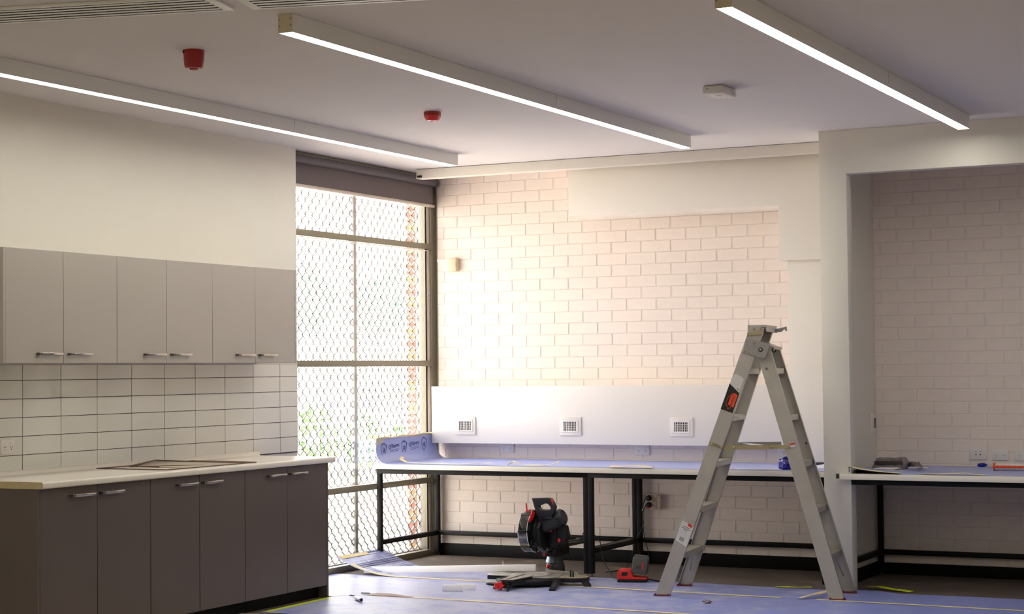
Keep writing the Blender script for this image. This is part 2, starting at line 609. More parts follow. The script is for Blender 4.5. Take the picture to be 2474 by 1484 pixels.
def handle(door, x, y0, y1, z, nm='handle'):
    h = MB()
    h.use(1).box(x, y0, z - 0.007, x + 0.032, y0 + 0.020, z + 0.007)
    h.use(0).box(x + 0.022, y0 + 0.020, z - 0.0075, x + 0.032, y1, z + 0.0075)
    h.use(0).box(x, y1 - 0.014, z - 0.006, x + 0.024, y1 - 0.002, z + 0.006)
    return h.build(nm, [NICKEL, DARKNICKEL], door, bevel=0.0018)


by = [-5.2937 + 0.44652 * i for i in range(7)]
bl = ['dark taupe base cabinet at the end nearest the camera, pair of doors', 'dark taupe base cabinet in the middle of the kitchen run, under the flat frame',
      'dark taupe base cabinet at the window end of the kitchen run']
for u in range(3):
    y0, y1 = by[2 * u], by[2 * u + 2]
    cb = thing('base_cabinet', (0.3, (y0 + y1) / 2, 0), bl[u], 'cabinet', 'base cabinets under the kitchen worktop')
    bx(0.0, y0 + 0.001, 0.078, BX - 0.019, y1 - 0.001, 0.862).build('carcass', GAP, cb)
    bx(0.02, y0 + 0.001, 0.0, 0.505, y1 - 0.001, 0.078).build('kickboard', SKIRT, cb)
    for k in range(2):
        a, b = by[2 * u + k], by[2 * u + k + 1]
        d = bx(BX - 0.018, a + 0.0022, 0.080, BX, b - 0.0022, 0.8605).build('door', CABLOW, cb, bevel=0.0012, seg=1)
        if k == 0:
            handle(d, BX, b - 0.225, b - 0.045, 0.815)
        else:
            handle(d, BX, a + 0.012, a + 0.190, 0.815)
    if u == 2:
        bx(0.0, y1 + 0.0005, 0.0, BX + 0.001, y1 + 0.018, 0.862).build('end_panel', CABLOW, cb, bevel=0.001, seg=1)
    if u == 0:
        bx(0.0, y0 - 0.018, 0.0, BX + 0.001, y0 - 0.0005, 0.862).build('end_panel', CABLOW, cb, bevel=0.001, seg=1)

uy = [-5.278 + 0.44635 * i for i in range(7)]
UX = 0.325
ul = ['light grey wall cabinet at the end nearest the camera, pair of doors', 'light grey wall cabinet in the middle of the row above the tiles',
      'light grey wall cabinet next to the window']
for u in range(3):
    y0, y1 = uy[2 * u], uy[2 * u + 2]
    cb = thing('wall_cabinet', (0.15, (y0 + y1) / 2, 1.508), ul[u], 'cabinet', 'wall cabinets above the splashback')
    bx(WX + 0.001, y0 + 0.001, 1.509, UX - 0.019, y1 - 0.001, 2.112).build('carcass', CABUP, cb)
    for k in range(2):
        a, b = uy[2 * u + k], uy[2 * u + k + 1]
        d = bx(UX - 0.018, a + 0.0018, 1.5095, UX, b - 0.0018, 2.112).build('door', CABUP, cb, bevel=0.0012, seg=1)
        if k == 0:
            handle(d, UX, b - 0.215, b - 0.035, 1.557)
        else:
            handle(d, UX, a + 0.030, a + 0.205, 1.557)
    if u == 2:
        bx(WX + 0.001, y1, 1.508, UX + 0.001, y1 + 0.016, 2.1125).build('end_panel', CABUP, cb, bevel=0.001, seg=1)
    if u == 0:
        bx(WX + 0.001, y0 - 0.016, 1.508, UX + 0.001, y0, 2.1125).build('end_panel', CABUP, cb, bevel=0.001, seg=1)

# kitchen worktop: profile with rounded front nose and coved upstand
prof = [(0.001, 0.864), (0.592, 0.864)]
for k in range(7):
    t = -PI / 2 + PI / 2 * k / 6
    prof.append((0.597 + 0.012 * math.cos(t), 0.876 + 0.012 * math.sin(t)))
for k in range(7):
    t = PI / 2 * k / 6
    prof.append((0.597 + 0.012 * math.cos(t), 0.888 + 0.012 * math.sin(t)))
prof += [(0.030, 0.900), (0.022, 0.902), (0.016, 0.910), (0.014, 0.922), (0.010, 0.926), (0.001, 0.926)]
wt = MB()
n = len(prof)
Y0, Y1 = -5.315, -2.565
wt.add([(x, Y0, z) for x, z in prof] + [(x, Y1, z) for x, z in prof], [(i, (i + 1) % n, n + (i + 1) % n, n + i) for i in range(n)] + [tuple(range(n, 2 * n))])
wt.use(1).add([(x, Y0 - 0.0005, z) for x, z in prof], [tuple(range(n))])
wt.build('worktop', [WORKTOP, WARMEND], smooth=35, label='white kitchen worktop with rounded nose over the taupe base cabinets', cat='worktop')

# flat brown frame with a dull sheet lying on the worktop
fr = thing('flat_frame', (0.29, -3.78, 0.9), 'thin brown-edged flat frame lying on the white kitchen worktop', 'frame')
m = MB()
zf = 0.9035
pts = [(0.034, -4.215), (0.536, -4.219), (0.545, -3.357), (0.036, -3.322)]
for i in range(4):
    a, b = pts[i], pts[(i + 1) % 4]
    m.cyl((a[0], a[1], zf), (b[0], b[1], zf), 0.0032, n=6)
m.build('outer_rod', RACKB, fr)
m = MB()
m.sheet([[(0.10, -3.98, 0.902), (0.50, -4.00, 0.902)], [(0.06, -3.70, 0.918), (0.52, -3.72, 0.904)], [(0.07, -3.42, 0.904), (0.52, -3.42, 0.902)]], 0.0012)
m.build('sheet', RACKS, fr)
m = MB()
m.tube([(0.10, -4.0, 0.906), (0.06, -3.72, 0.925), (0.055, -3.70, 0.925)], 0.005, 6)
m.tube([(0.055, -3.70, 0.925), (0.30, -3.56, 0.912), (0.53, -3.45, 0.905)], 0.004, 6)
m.tube([(0.10, -4.0, 0.906), (0.33, -4.02, 0.905)], 0.004, 6)
for k in range(5):
    m.cyl((0.14 + 0.03 * k, -3.99 + 0.02 * k, 0.906), (0.32 + 0.03 * k, -3.86 + 0.03 * k, 0.906), 0.0018, n=5)
m.build('inner_rod', RACKB, fr)


# ---------------------------------------------------------------- power outlets
def outlet(name, origin, xd, yd, w, h, label, cat='outlet', group=None, style='double', m=None):
    """plate in the plane xd (right), yd (up), facing xd x yd"""
    xd, yd = Vector(xd), Vector(yd)
    zd = xd.cross(yd)
    o = Vector(origin)
    e = thing(name, o, label, cat, group)
    m = m or PLASTW
    MB().obox(o + zd * 0.005, xd * w / 2, yd * h / 2, zd * 0.005).build('plate', m, e, bevel=0.002)
    if style in ('double', 'single'):
        for sx in ((-0.25, 0.25) if style == 'double' else (0,)):
            c = o + xd * (sx * w) + yd * (h * 0.22) + zd * 0.0105
            MB().obox(c, xd * 0.0055, yd * 0.0035, zd * 0.0025).build('switch', PLASTW, e, bevel=0.0008)
            pins = MB()
            cc = o + xd * (sx * w) - yd * (h * 0.10) + zd * 0.0101
            for s_, rot, dx, dy in ((1, 0.5, -0.007, 0.004), (1, -0.5, 0.007, 0.004), (1, 0, 0, -0.009)):
                ux = (xd * math.cos(rot) + yd * math.sin(rot))
                uy_ = (yd * math.cos(rot) - xd * math.sin(rot))
                pins.obox(cc + xd * dx + yd * dy, ux * 0.0011, uy_ * 0.0042, zd * 0.0008)
            pins.build('socket_holes', HOLE, e)
    elif style == 'comms':
        for sx in (-0.13, 0.13):
            c = o + xd * (sx * w) - yd * (h * 0.05) + zd * 0.0102
            MB().prism([c - xd * 0.006 + yd * 0.004, c + xd * 0.006 + yd * 0.004, c - yd * 0.006], zd * 0.001).build('marker', RUST, e)
            c = o + xd * (sx * w) + yd * (h * 0.25) + zd * 0.0102
            MB().obox(c, xd * 0.008, yd * 0.0014, zd * 0.0006).build('port', LABELT, e)
    return e


bX, bZ = (1, 0, 0), (0, 0, 1)
outlet('power_outlet', (TX + 0.0005, -4.916, 1.0595), (0, 1, 0), bZ, 0.102, 0.077, 'white double power outlet on the splashback tiles at left frame edge')
outlet('power_outlet', (0.542, -0.001, 0.848), bX, bZ, 0.116, 0.076, 'white double power outlet under the vent box nearest the window')
outlet('power_outlet', (1.672, -0.001, 0.843), bX, bZ, 0.116, 0.076, 'white double power outlet under the middle of the vent box')
outlet('power_outlet', (2.772, -0.001, 0.843), bX, bZ, 0.100, 0.076, 'white power outlet seen between the ladder legs above the bench', style='single')
outlet('data_outlet', (4.152, -0.001, 0.842), bX, bZ, 0.116, 0.075, 'white plate with two red marks on the alcove brick wall', style='comms')
outlet('power_outlet', (4.299, -0.001, 0.840), bX, bZ, 0.110, 0.075, 'white double power outlet in the alcove beside the plate with red marks')
outlet('power_outlet', (4.455, -0.001, 0.838), bX, bZ, 0.116, 0.075, 'white double power outlet in the alcove cut by the right frame edge')
# vent plate on the partition side of the alcove
vp = thing('vent_plate', (3.446, -0.075, 1.048), 'small white vent plate on the alcove side of the partition wall', 'vent')
bx(3.446, -0.135, 0.974, 3.453, -0.012, 1.122).build('plate', PLASTW, vp, bevel=0.002)
for k in range(5):
    bx(3.4525, -0.085, 1.020 + 0.014 * k, 3.4545, -0.035, 1.028 + 0.014 * k).build('slot', HOLE, vp)

# ---------------------------------------------------------------- window in the left wall
win = thing('window_1', (-0.13, -1.0, 0), None, None)
win['kind'] = 'structure'
FX0, FX1 = -0.165, -0.11
YL, YR = -2.20, 0.066
bx(FX0 - 0.04, -0.022, 0, FX1, YR, ZC).build('jamb', OLIVE, win, bevel=0.002)
bx(-0.138, -0.060, 0.045, FX1 - 0.014, -0.024, 2.93).build('inner_jamb', JAMBL, win, bevel=0.002)
bx(-0.1385, -0.072, 0.045, -0.1325, -0.060, 2.93).build('shade_line', HOLE, win)  # dark strip stands in for the shadow gap at the glass edge
bx(FX0, YL, 0, FX1, YL + 0.07, ZC).build('jamb', OLIVE, win, bevel=0.002)
for (z0, z1) in ((0.0, 0.045), (0.567, 0.611), (1.484, 1.529), (2.408, 2.451)):
    bx(FX0, YL, z0, FX1 + 0.001, -0.010, z1).build('transom', OLIVE, win, bevel=0.002)
bx(FX0, YL, 2.925, FX1, YR, ZC).build('head', OLIVE, win, bevel=0.002)
for (z0, z1) in ((0.045, 0.567), (0.611, 1.484), (1.529, 2.408), (2.451, 2.925)):
    bx(-0.143, YL + 0.05, z0 - 0.005, -0.139, -0.055, z1 + 0.005).build('glass_pane', GLASS, win, smooth=0)
for (z0, z1) in ((2.400, 2.408),):
    bx(FX0 + 0.02, YL, z0 - 0.006, FX1 + 0.004, -0.07, z0 - 0.002).build('glazing_bead', JAMBL, win)
# outside security grille: frame, posts and expanded mesh
gr = thing('security_grille', (-0.26, -1.0, 0), 'grey diamond-mesh security grille outside the window', 'grille')
GX = -0.255
bx(GX - 0.02, 0.012, 0, GX + 0.05, 0.145, ZC).build('side_frame', GRILLE, gr, bevel=0.003)
bx(GX - 0.015, -0.975, 0.02, GX + 0.02, -0.935, ZC).build('mullion', GRILLE, gr, bevel=0.003)
bx(GX - 0.015, -2.25, 0.0, GX + 0.02, 0.02, 0.04).build('bottom_rail', GRILLE, gr, bevel=0.003)


def diamond(ya, yb):
    m = MB()
    pw, ph, neck = 0.090, 0.102, 0.016
    nx = int(round((yb - ya) / pw))
    pw = (yb - ya) / nx
    nz = int(2.95 / ph)
    hw, ht = 0.0036, 0.0056
    for i in range(nx + 1):
        for sgn in (-1, 1):
            # one strand each side of a column line, touching neighbours alternately
            yc = ya + i * pw
            path = []
            for j in range(nz * 2 + 1):
                z = 0.03 + j * ph / 2
                off = 0.0 if j % 2 == 0 else sgn * pw / 2
                path += [(yc + off, z - neck / 2), (yc + off, z + neck / 2)]
            for k in range(len(path) - 1):
                (y0, z0), (y1, z1) = path[k], path[k + 1]
                if min(y0, y1) < ya - 0.001 or max(y0, y1) > yb + 0.001 or z1 > ZC:
                    continue
                c = Vector((GX, (y0 + y1) / 2, (z0 + z1) / 2))
                d = Vector((0, y1 - y0, z1 - z0))
                L = d.length
                d.normalize()
                s_ = Vector((0, d.z, -d.y))
                hh = hw * (1.1 if abs(y1 - y0) < 1e-6 else 1.0)
                m.obox(c, Vector((ht * (0.6 if abs(y1 - y0) < 1e-6 else 1.0), 0, 0)), s_ * hh, d * (L / 2 + 0.001))
    return m


diamond(-2.24, -0.955).build('mesh_panel', GRILLE, gr, smooth=0, kind='stuff')
diamond(-0.955, 0.012).build('mesh_panel', GRILLE, gr, smooth=0, kind='stuff')

# roller blind
bd = thing('roller_blind', (-0.07, -1.0, 2.93), 'dark grey roller blind pulled a little way down over the window', 'blind')
MB().cyl((-0.068, -2.30, 2.936), (-0.068, -0.035, 2.936), 0.030, n=28).build('roller', ROLLER, bd)
m = MB()
m.lathe([(0.026, 0), (0.034, 0.004), (0.034, 0.016), (0.022, 0.020)], (-0.062, -0.036, 2.934), (0, 1, 0), 20)
m.build('end_cap', ROLLER, bd)
bx(-0.098, -2.30, 2.765, -0.0965, -0.012, 2.930).build('fabric', BLIND, bd, smooth=0)
m = MB()
m.tube([(-0.096, -2.30, 2.752), (-0.096, 0.000, 2.752)], 0.0125, 14)
m.build('bottom_bar', BLINDBAR, bd)
bx(-0.108, -2.30, 2.966, -0.085, 0.06, 2.986).build('headrail', OLIVE, bd, bevel=0.001)

# small sensor and its duct next to the window
sn = thing('wall_sensor', (0.09, -0.02, 2.23), 'small beige sensor box on the brick wall beside the window', 'sensor')
MB().prism([(0.050, 0.001, 2.228), (0.132, 0.001, 2.228), (0.132, 0.001, 2.334), (0.050, 0.001, 2.334)], (0, -0.05, 0)).build('housing', PLASTB, sn, bevel=0.010, seg=3)
bx(-0.064, -0.012, 2.306, 0.052, 0.001, 2.329).build('cable_duct', PLASTW, sn, bevel=0.001)
lb = thing('frame_sticker', (-0.109, -0.045, 2.04), 'tiny white square sticker with a dark mark on the window jamb', 'sticker')
bx(-0.1235, -0.058, 2.015, -0.1225, -0.026, 2.070).build('sheet', LABELW, lb, smooth=0)
m = MB()
for a in range(4):
    t = a * PI / 2
    m.obox((-0.122, -0.042 + 0.007 * math.cos(t), 2.042 + 0.009 * math.sin(t)), (0.0006, 0, 0), (0, 0.0022, 0), (0, 0, 0.0022))
m.build('mark', INK, lb)

# ---------------------------------------------------------------- vent box on the back wall
sb = thing('vent_box', (1.6, -0.075, 0.885), 'long white boxed duct along the brick wall above the bench', 'duct')
bx(-0.045, -0.15, 0.884, 3.384, 0.006, 1.324).build('casing', PANELW, sb, bevel=0.002)
vl = ['white vent grille nearest the window on the long vent box', 'second white vent grille from the window on the long vent box',
      'white vent grille just left of the ladder on the long vent box', 'white vent grille partly behind the right ladder leg']
proto = None
for i, xc in enumerate((0.2575, 1.1535, 2.0455, 2.9500)):
    if proto is None:
        v = thing('vent_grille', (xc, -0.15, 1.02), vl[i], 'vent', 'vent grilles on the vent box')
        m = MB()
        W_, H_ = 0.0885, 0.0695
        m.ring([(xc - W_, -0.1502, 1.02 - H_), (xc + W_, -0.1502, 1.02 - H_), (xc + W_, -0.1502, 1.02 + H_), (xc - W_, -0.1502, 1.02 + H_)],
               [(xc - .054, -0.1502, 1.02 - .034), (xc + .054, -0.1502, 1.02 - .034), (xc + .054, -0.1502, 1.02 + .034), (xc - .054, -0.1502, 1.02 + .034)], (0, -0.010, 0))
        m.build('frame', PANELW, v, bevel=0.0015)
        m = MB()
        a, b, c, d = .066, .046, .0535, .0335
        m.ring([(xc - a, -0.1595, 1.02 - b), (xc + a, -0.1595, 1.02 - b), (xc + a, -0.1595, 1.02 + b), (xc - a, -0.1595, 1.02 + b)],
               [(xc - c, -0.1595, 1.02 - d), (xc + c, -0.1595, 1.02 - d), (xc + c, -0.1595, 1.02 + d), (xc - c, -0.1595, 1.02 + d)], (0, -0.004, 0))
        m.build('inner_frame', PANELW, v, bevel=0.001)
        bx(xc - .055, -0.1515, 1.02 - .035, xc + .055, -0.1503, 1.02 + .035).build('backing', HOLE, v)
        for k in range(8):
            x = xc - .054 + .108 * (k + 0.5) / 8 + 0.0035
            bx(x - .0022, -0.1600, 1.02 - .034, x + .0022, -0.1520, 1.02 + .034).build('bar', PANELW, v)
        for k in range(1, 4):
            z = 1.02 - .034 + .068 * k / 4
            bx(xc - .054, -0.1560, z - .0018, xc + .054, -0.1518, z + .0018).build('slat', PANELW, v)
        proto = v
    else:
        v = dup(proto)
        v.location.x = xc
        v['label'] = vl[i]

# ---------------------------------------------------------------- steel work benches
def leg(b, x, y, z1=0.724, r=0.0175, foot=True, z0=0.02):
    l = bx(x - r, y - r, z0, x + r, y + r, z1).build('leg', STEEL, b, bevel=0.002)
    if foot:
        m = MB()
        m.cyl((x, y, 0.004), (x, y, 0.022), 0.004, n=8)
        m.lathe([(0.014, 0), (0.014, 0.003), (0.006, 0.008)], (x, y, 0.0), n=12)
        m.build('foot', SCREW, l)
    return l


def bench(name, x0, x1, yf, yr, ztop, zs, label, group):
    b = thing(name, ((x0 + x1) / 2, (yf + yr) / 2, 0), label, 'bench frame', group)
    r = 0.0175
    for x in (x0 + r, x1 - r):
        for y in (yf + r, yr - r):
            leg(b, x, y, ztop - 2 * r)
    for y in (yf + r, yr - r):
        bx(x0, y - r, ztop - 2 * r, x1, y + r, ztop).build('top_rail', STEEL, b, bevel=0.002)
    for x in (x0 + r, x1 - r):
        bx(x - r, yf + 2 * r, ztop - 2 * r, x + r, yr - 2 * r, ztop).build('side_rail', STEEL, b, bevel=0.002)
        bx(x - r, yf + 2 * r, zs - 2 * r, x + r, yr - 2 * r, zs).build('side_stretcher', STEEL, b, bevel=0.002)
    bx(x0 + 2 * r, yr - 2 * r, zs - 2 * r, x1 - 2 * r, yr, zs).build('rear_stretcher', STEEL, b, bevel=0.002)
    return b


bench('workbench', -0.075, 1.6435, -0.935, -0.030, 0.724, 0.196, 'black steel bench frame beside the window, its saw standing in front', 'steel frames under the work benches')
bench('workbench', 1.6455, 3.36, -0.935, -0.030, 0.724, 0.196, 'black steel bench frame behind the step ladder', 'steel frames under the work benches')
bench('workbench', 3.462, 5.35, -1.045, -0.030, 0.720, 0.176, 'black steel bench frame in the alcove at right', 'steel frames under the work benches')
bx(-0.085, -0.965, 0.724, 3.380, 0.004, 0.760).build('worktop', WORKTOP, bevel=0.003, label='long white bench top under the vent box, covered with blue film', cat='bench top')
m = MB().prism([(3.462, 0.004, 0.720), (3.462, -1.050, 0.720), (3.500, -1.050, 0.720), (3.500, -1.095, 0.720), (5.40, -1.095, 0.720), (5.40, 0.004, 0.720)], (0, 0, 0.037))
m.build('worktop', WORKTOP, bevel=0.003, label='white bench top in the alcove at right, covered with blue film', cat='bench top')

# blue film on the left bench: flat, then curling up at the window end
bf = thing('bench_film', (1.6, -0.5, 0.76), 'blue protective film on the left bench, curled up at the window end', 'protective film')
grid = []
xs = [3.37, 2.9, 2.4, 1.9, 1.4, 0.9, 0.5, 0.25, 0.10, 0.03]
profl = [(x, 0.7612 + 0.0015 * random.random()) for x in xs]
for k in range(1, 9):
    t = k / 8 * (PI / 2)
    profl.append((0.02 - 0.085 * math.sin(t), 0.7615 + 0.085 * (1 - math.cos(t))))
profl += [(-0.067, 0.895), (-0.066, 0.93)]
ny = 11
for i, (x, z) in enumerate(profl):
    row = []
    for j in range(ny):
        f = j / (ny - 1)
        y = -0.955 + f * 0.935 if i < 9 else -0.955 + f * (0.935 - 0.02)
        zz = z
        if i > 10:
            k = (i - 10) / (len(profl) - 11)
            zz = z + k * (0.028 - 0.020 * (1 - f)) + 0.004 * math.sin(9 * f)
        row.append((x + (0.004 * math.sin(5 * f) if i > 9 else 0), y, zz))
    grid.append(row)
MB().sheet(grid, (0.0006, 0, 0.0016)).build('film', PAPERB, bf, smooth=60)
m = MB()
top = []
for j in range(15):
    f = j / 14
    y = -0.955 + f * 0.90
    wv = 0.006 * math.sin(11 * f) + 0.005 * math.sin(23 * f)
    h = 0.040 * max(0.0, 1 - f / 0.42) ** 0.6 + 0.007
    wv *= max(0.0, 1 - f / 0.45)
    zt_ = 0.940 + 0.017 * f + 0.004 * math.sin(9 * f)
    top.append([(-0.0655, y, zt_ - h + wv), (-0.0635, y, zt_ + 0.003), (-0.075, y, zt_ + 0.010)])
m.sheet(top, (0.001, 0, 0.0005))
m.build('folded_edge', BEIGE, bf)
m = MB()
pt = [(-0.063 + 0.003 * math.sin(7 * k / 14), -0.95 + 0.90 * k / 14, 0.949 + 0.016 * k / 14 + 0.004 * math.sin(k * 1.3)) for k in range(15)]
m.tube(pt, [0.004 + 0.003 * abs(math.sin(k * 0.9)) for k in range(15)], 6)
m.build('tape_edge', CREAM, bf)
# printed shields and lettering on the curled end (faces the room)
for i, (yc, zc) in enumerate(((-0.86, 0.862), (-0.56, 0.870), (-0.255, 0.884))):
    m = MB()
    sh = [(-0.030, 0.030), (-0.018, 0.036), (-0.008, 0.043), (0.008, 0.043), (0.018, 0.036), (0.034, 0.030), (0.032, 0.0), (0.022, -0.028), (0.0, -0.048), (-0.02, -0.028), (-0.03, 0.0), (-0.030, 0.030)]
    pp = [(-0.0570, yc + a * 1.15, zc + b * 1.1) for a, b in sh]
    m.tube(pp, [0.0030 if 0 < k < 6 else 0.0014 for k in range(len(pp))], 5)
    m.tube([(-0.0570, yc + a * 1.15, zc + b * 1.1) for a, b in ((-0.010, 0.008), (0.0, -0.014), (0.012, -0.004), (0.004, 0.012), (0.016, 0.0), (0.006, -0.022), (-0.006, -0.010))], 0.0016, 5)
    m.build('printed_shield', INK, bf, smooth=0)
for yc, zc in ((-0.705, 0.884), (-0.405, 0.892)):
    text_mesh('printed_word', 'QTforms', 0.042, INK, bf, (-0.0590, yc, zc), (0, 1, 0.10), (0, -0.10, 1))
    m = MB()
    for q in range(2):
        for k in range(7):
            m.obox((-0.0580, yc - 0.05 + 0.018 * k, zc - 0.034 - 0.012 * q + 0.0018 * k), (0.0004, 0, 0), (0, 0.0065, 0.0007), (0, 0, 0.0014))
    m.build('printed_line', INK, bf, smooth=0)

# scraps lying on the left bench
def crumple(name, path, width, m_, label, cat, up=0.004, parent=None):
    """ribbon of tape following path with wrinkles"""
    g = []
    for i, p in enumerate(path):
        p = Vector(p)
        d = Vector(path[min(i + 1, len(path) - 1)]) - Vector(path[max(i - 1, 0)])
        s_ = Vector((-d.y, d.x, 0)).normalized() * width / 2
        j = random.uniform(0, up)
        k = random.uniform(0, up)
        g.append([p - s_ + Vector((0, 0, j)), p + Vector((0, 0, (j + k) / 2 + random.uniform(0, up) * 0.6)), p + s_ + Vector((0, 0, k))])
    return MB().sheet(g, 0.0012).build(name, m_, parent, smooth=50, label=label, cat=cat)


BT = 0.7645
crumple('tape_strip', [(0.02, -0.72, BT + 0.035), (0.06, -0.80, BT + 0.022), (0.15, -0.88, BT + 0.006), (0.35, -0.93, BT), (0.60, -0.935, BT), (0.78, -0.90, BT + 0.004), (0.85, -0.86, BT + 0.012)], 0.03, CREAM,
        'long cream masking tape strip on the bench film by the curl', 'tape', 0.006)
crumple('tape_strip', [(1.00, -0.90, BT), (1.04, -0.89, BT + 0.016), (1.07, -0.90, BT + 0.012), (1.10, -0.90, BT)], 0.03, CREAM, 'small crumpled knob of cream tape on the left bench front', 'tape', 0.01)
crumple('tape_strip', [(1.15, -0.91, BT), (1.25, -0.91, BT + 0.002), (1.34, -0.90, BT + 0.006), (1.39, -0.88, BT + 0.022), (1.41, -0.87, BT + 0.034)], 0.028, CREAM, 'cream tape strip with a turned up end, left of the mid bench legs', 'tape', 0.006)
crumple('tape_strip', [(1.83, -0.945, BT), (1.93, -0.95, BT + 0.004), (2.02, -0.95, BT + 0.003), (2.09, -0.952, BT + 0.006), (2.15, -0.955, BT - 0.006)], 0.05, CREAM, 'wide crumpled yellow tape hanging over the bench edge left of the ladder', 'tape', 0.012)
crumple('tape_strip', [(2.66, -0.90, BT), (2.75, -0.91, BT + 0.001), (2.84, -0.915, BT), (2.95, -0.915, BT + 0.002), (3.05, -0.91, BT)], 0.03, CREAM, 'thin yellow tape strip on the bench between the ladder legs', 'tape', 0.004)
# crumpled blue bag
m = MB().ball((3.06, -0.83, 0.80), 0.055, 0.05, 0.042, 18, 12)
for p in m.v:
    p += Vector((random.uniform(-.012, .012), random.uniform(-.01, .01), random.uniform(-.010, .010)))
    p.z = max(p.z, 0.763)
m.build('plastic_bag', BAGBLUE, smooth=12, label='crumpled shiny blue plastic bag on the bench behind the ladder', cat='bag')
m = MB().prism([(3.18, -0.66, 0.763), (3.37, -0.66, 0.763), (3.37, -0.66, 0.795), (3.30, -0.66, 0.800), (3.20, -0.66, 0.782)], (0, 0.10, 0))
m.build('folded_sheet', TIMBER, bevel=0.004, label='white folded sheet on the bench against the partition', cat='sheet')

# blue film and clutter on the alcove bench
af = thing('bench_film', (4.4, -0.5, 0.757), 'blue protective film on the alcove bench, one corner lifted', 'protective film')
g = []
for i in range(13):
    x = 3.47 + i * 0.15
    row = []
    for j in range(7):
        y = -1.06 + j * 0.174
        lift = 0.045 * max(0, 1 - (x - 3.53) / 0.35) * max(0, 1 - (y + 1.06) / 0.5) if x > 3.5 else 0.0
        if x < 3.5:
            y = max(y, -1.035)
        row.append((x, y, 0.7578 + lift))
    g.append(row)
MB().sheet(g, 0.0015).build('film', PAPERB, af, smooth=60)
crumple('tape_edge', [(3.56, -1.052, 0.800), (3.62, -1.055, 0.788), (3.70, -1.058, 0.778), (3.78, -1.06, 0.769), (3.88, -1.06, 0.762)], 0.05, CREAM, None, None, 0.004, af)
m = MB()
m.tube([(3.555, -1.055, 0.765), (3.553, -1.055, 0.800), (3.62, -1.062, 0.786), (3.72, -1.064, 0.772)], 0.003, 6)
m.build('folded_edge', INK, af)
crumple('tape_strip', [(4.02, -1.055, 0.760), (4.12, -1.055, 0.763), (4.22, -1.055, 0.766), (4.29, -1.056, 0.771), (4.36, -1.056, 0.764), (4.42, -1.056, 0.760)], 0.04, CREAM,
        'bent cream tape strip on the front edge of the alcove bench', 'tape', 0.004)
wb_ = thing('wrapped_block', (3.66, -0.45, 0.759), 'dark block in clear plastic wrap on the alcove bench', 'packet')
bx(3.57, -0.52, 0.760, 3.76, -0.36, 0.812).build('block', DARKBOX, wb_, bevel=0.006)
m = MB()
g = []
for i in range(9):
    row = []
    for j in range(7):
        x = 3.555 + 0.225 * i / 8
        y = -0.53 + 0.19 * j / 6
        e_ = min(i, 8 - i) / 4.0
        f_ = min(j, 6 - j) / 3.0
        row.append((x, y, 0.764 + (0.062 if e_ > 0.1 and f_ > 0.1 else 0) + random.uniform(-.006, .008)))
    g.append(row)
m.sheet(g, 0.001)
m.build('wrap', BAGGREY, wb_, smooth=15)
m = MB()
g = [[(3.78 + 0.03 * i, -0.50 + 0.02 * j + 0.012 * math.sin(i * 2 + j), 0.762 + 0.045 * (0.6 + 0.4 * math.sin(i * 1.7 + j * 2.1)) * (1 if i < 3 else 0.4)) for j in range(6)] for i in range(4)]
m.sheet(g, 0.001)
m.build('wrap_tail', BAGGREY, wb_, smooth=15)
m = MB()
for (a, b, zz, dy) in ((3.63, 3.80, 0.760, 0), (3.64, 3.79, 0.772, 0.01)):
    m.prism([(a, -0.80 + dy, zz), (b - 0.03, -0.80 + dy, zz), (b, -0.80 + dy, zz + 0.003), (b - 0.035, -0.80 + dy, zz + 0.010), (a, -0.80 + dy, zz + 0.008)], (0.02, 0.10, 0))
m.build('folded_sheet', PLASTW, bevel=0.002, label='white folded paper on the alcove bench before the wrapped block', cat='sheet')
crumple('paper_scrap', [(3.84, -0.66, 0.761), (3.88, -0.65, 0.775), (3.92, -0.64, 0.764), (3.96, -0.63, 0.768)], 0.09, PLASTW, 'small crumpled white paper scrap right of the wrapped block', 'paper', 0.02)
st = thing('sealant_tube', (4.50, -0.48, 0.759), 'orange and white sealant cartridge lying on the alcove bench', 'tube')
m = MB()
m.cyl((4.368, -0.48, 0.784), (4.60, -0.48, 0.784), 0.0235, n=24)
m.build('label_sleeve', SILW, st)
MB().cyl((4.355, -0.48, 0.784), (4.369, -0.48, 0.784), 0.0255, n=24).build('end_rim', SILOR, st)
m = MB()
g = [[(4.37 + 0.115 * i, -0.48 - 0.0242 * math.sin(t), 0.784 + 0.0242 * math.cos(t)) for t in (1.15, 1.3, 1.5, 1.7, 1.85)] for i in range(3)]
m.sheet(g, (0, -0.0006, 0))
m.build('orange_band', SILOR, st)
MB().cyl((4.60, -0.48, 0.784), (4.66, -0.48, 0.784), 0.008, 0.004, n=12).build('nozzle', SILOR, st)
m = MB().ball((4.20, -0.11, 0.772), 0.032, 0.018, 0.013, 10, 7)
for p in m.v:
    p += Vector((random.uniform(-.006, .006), random.uniform(-.004, .004), random.uniform(-.004, .004)))
    p.z = max(p.z, 0.7595)
m.build('plastic_scrap', BAGBLUE, smooth=12, label='small dark blue plastic scrap near the alcove brick wall', cat='scrap')

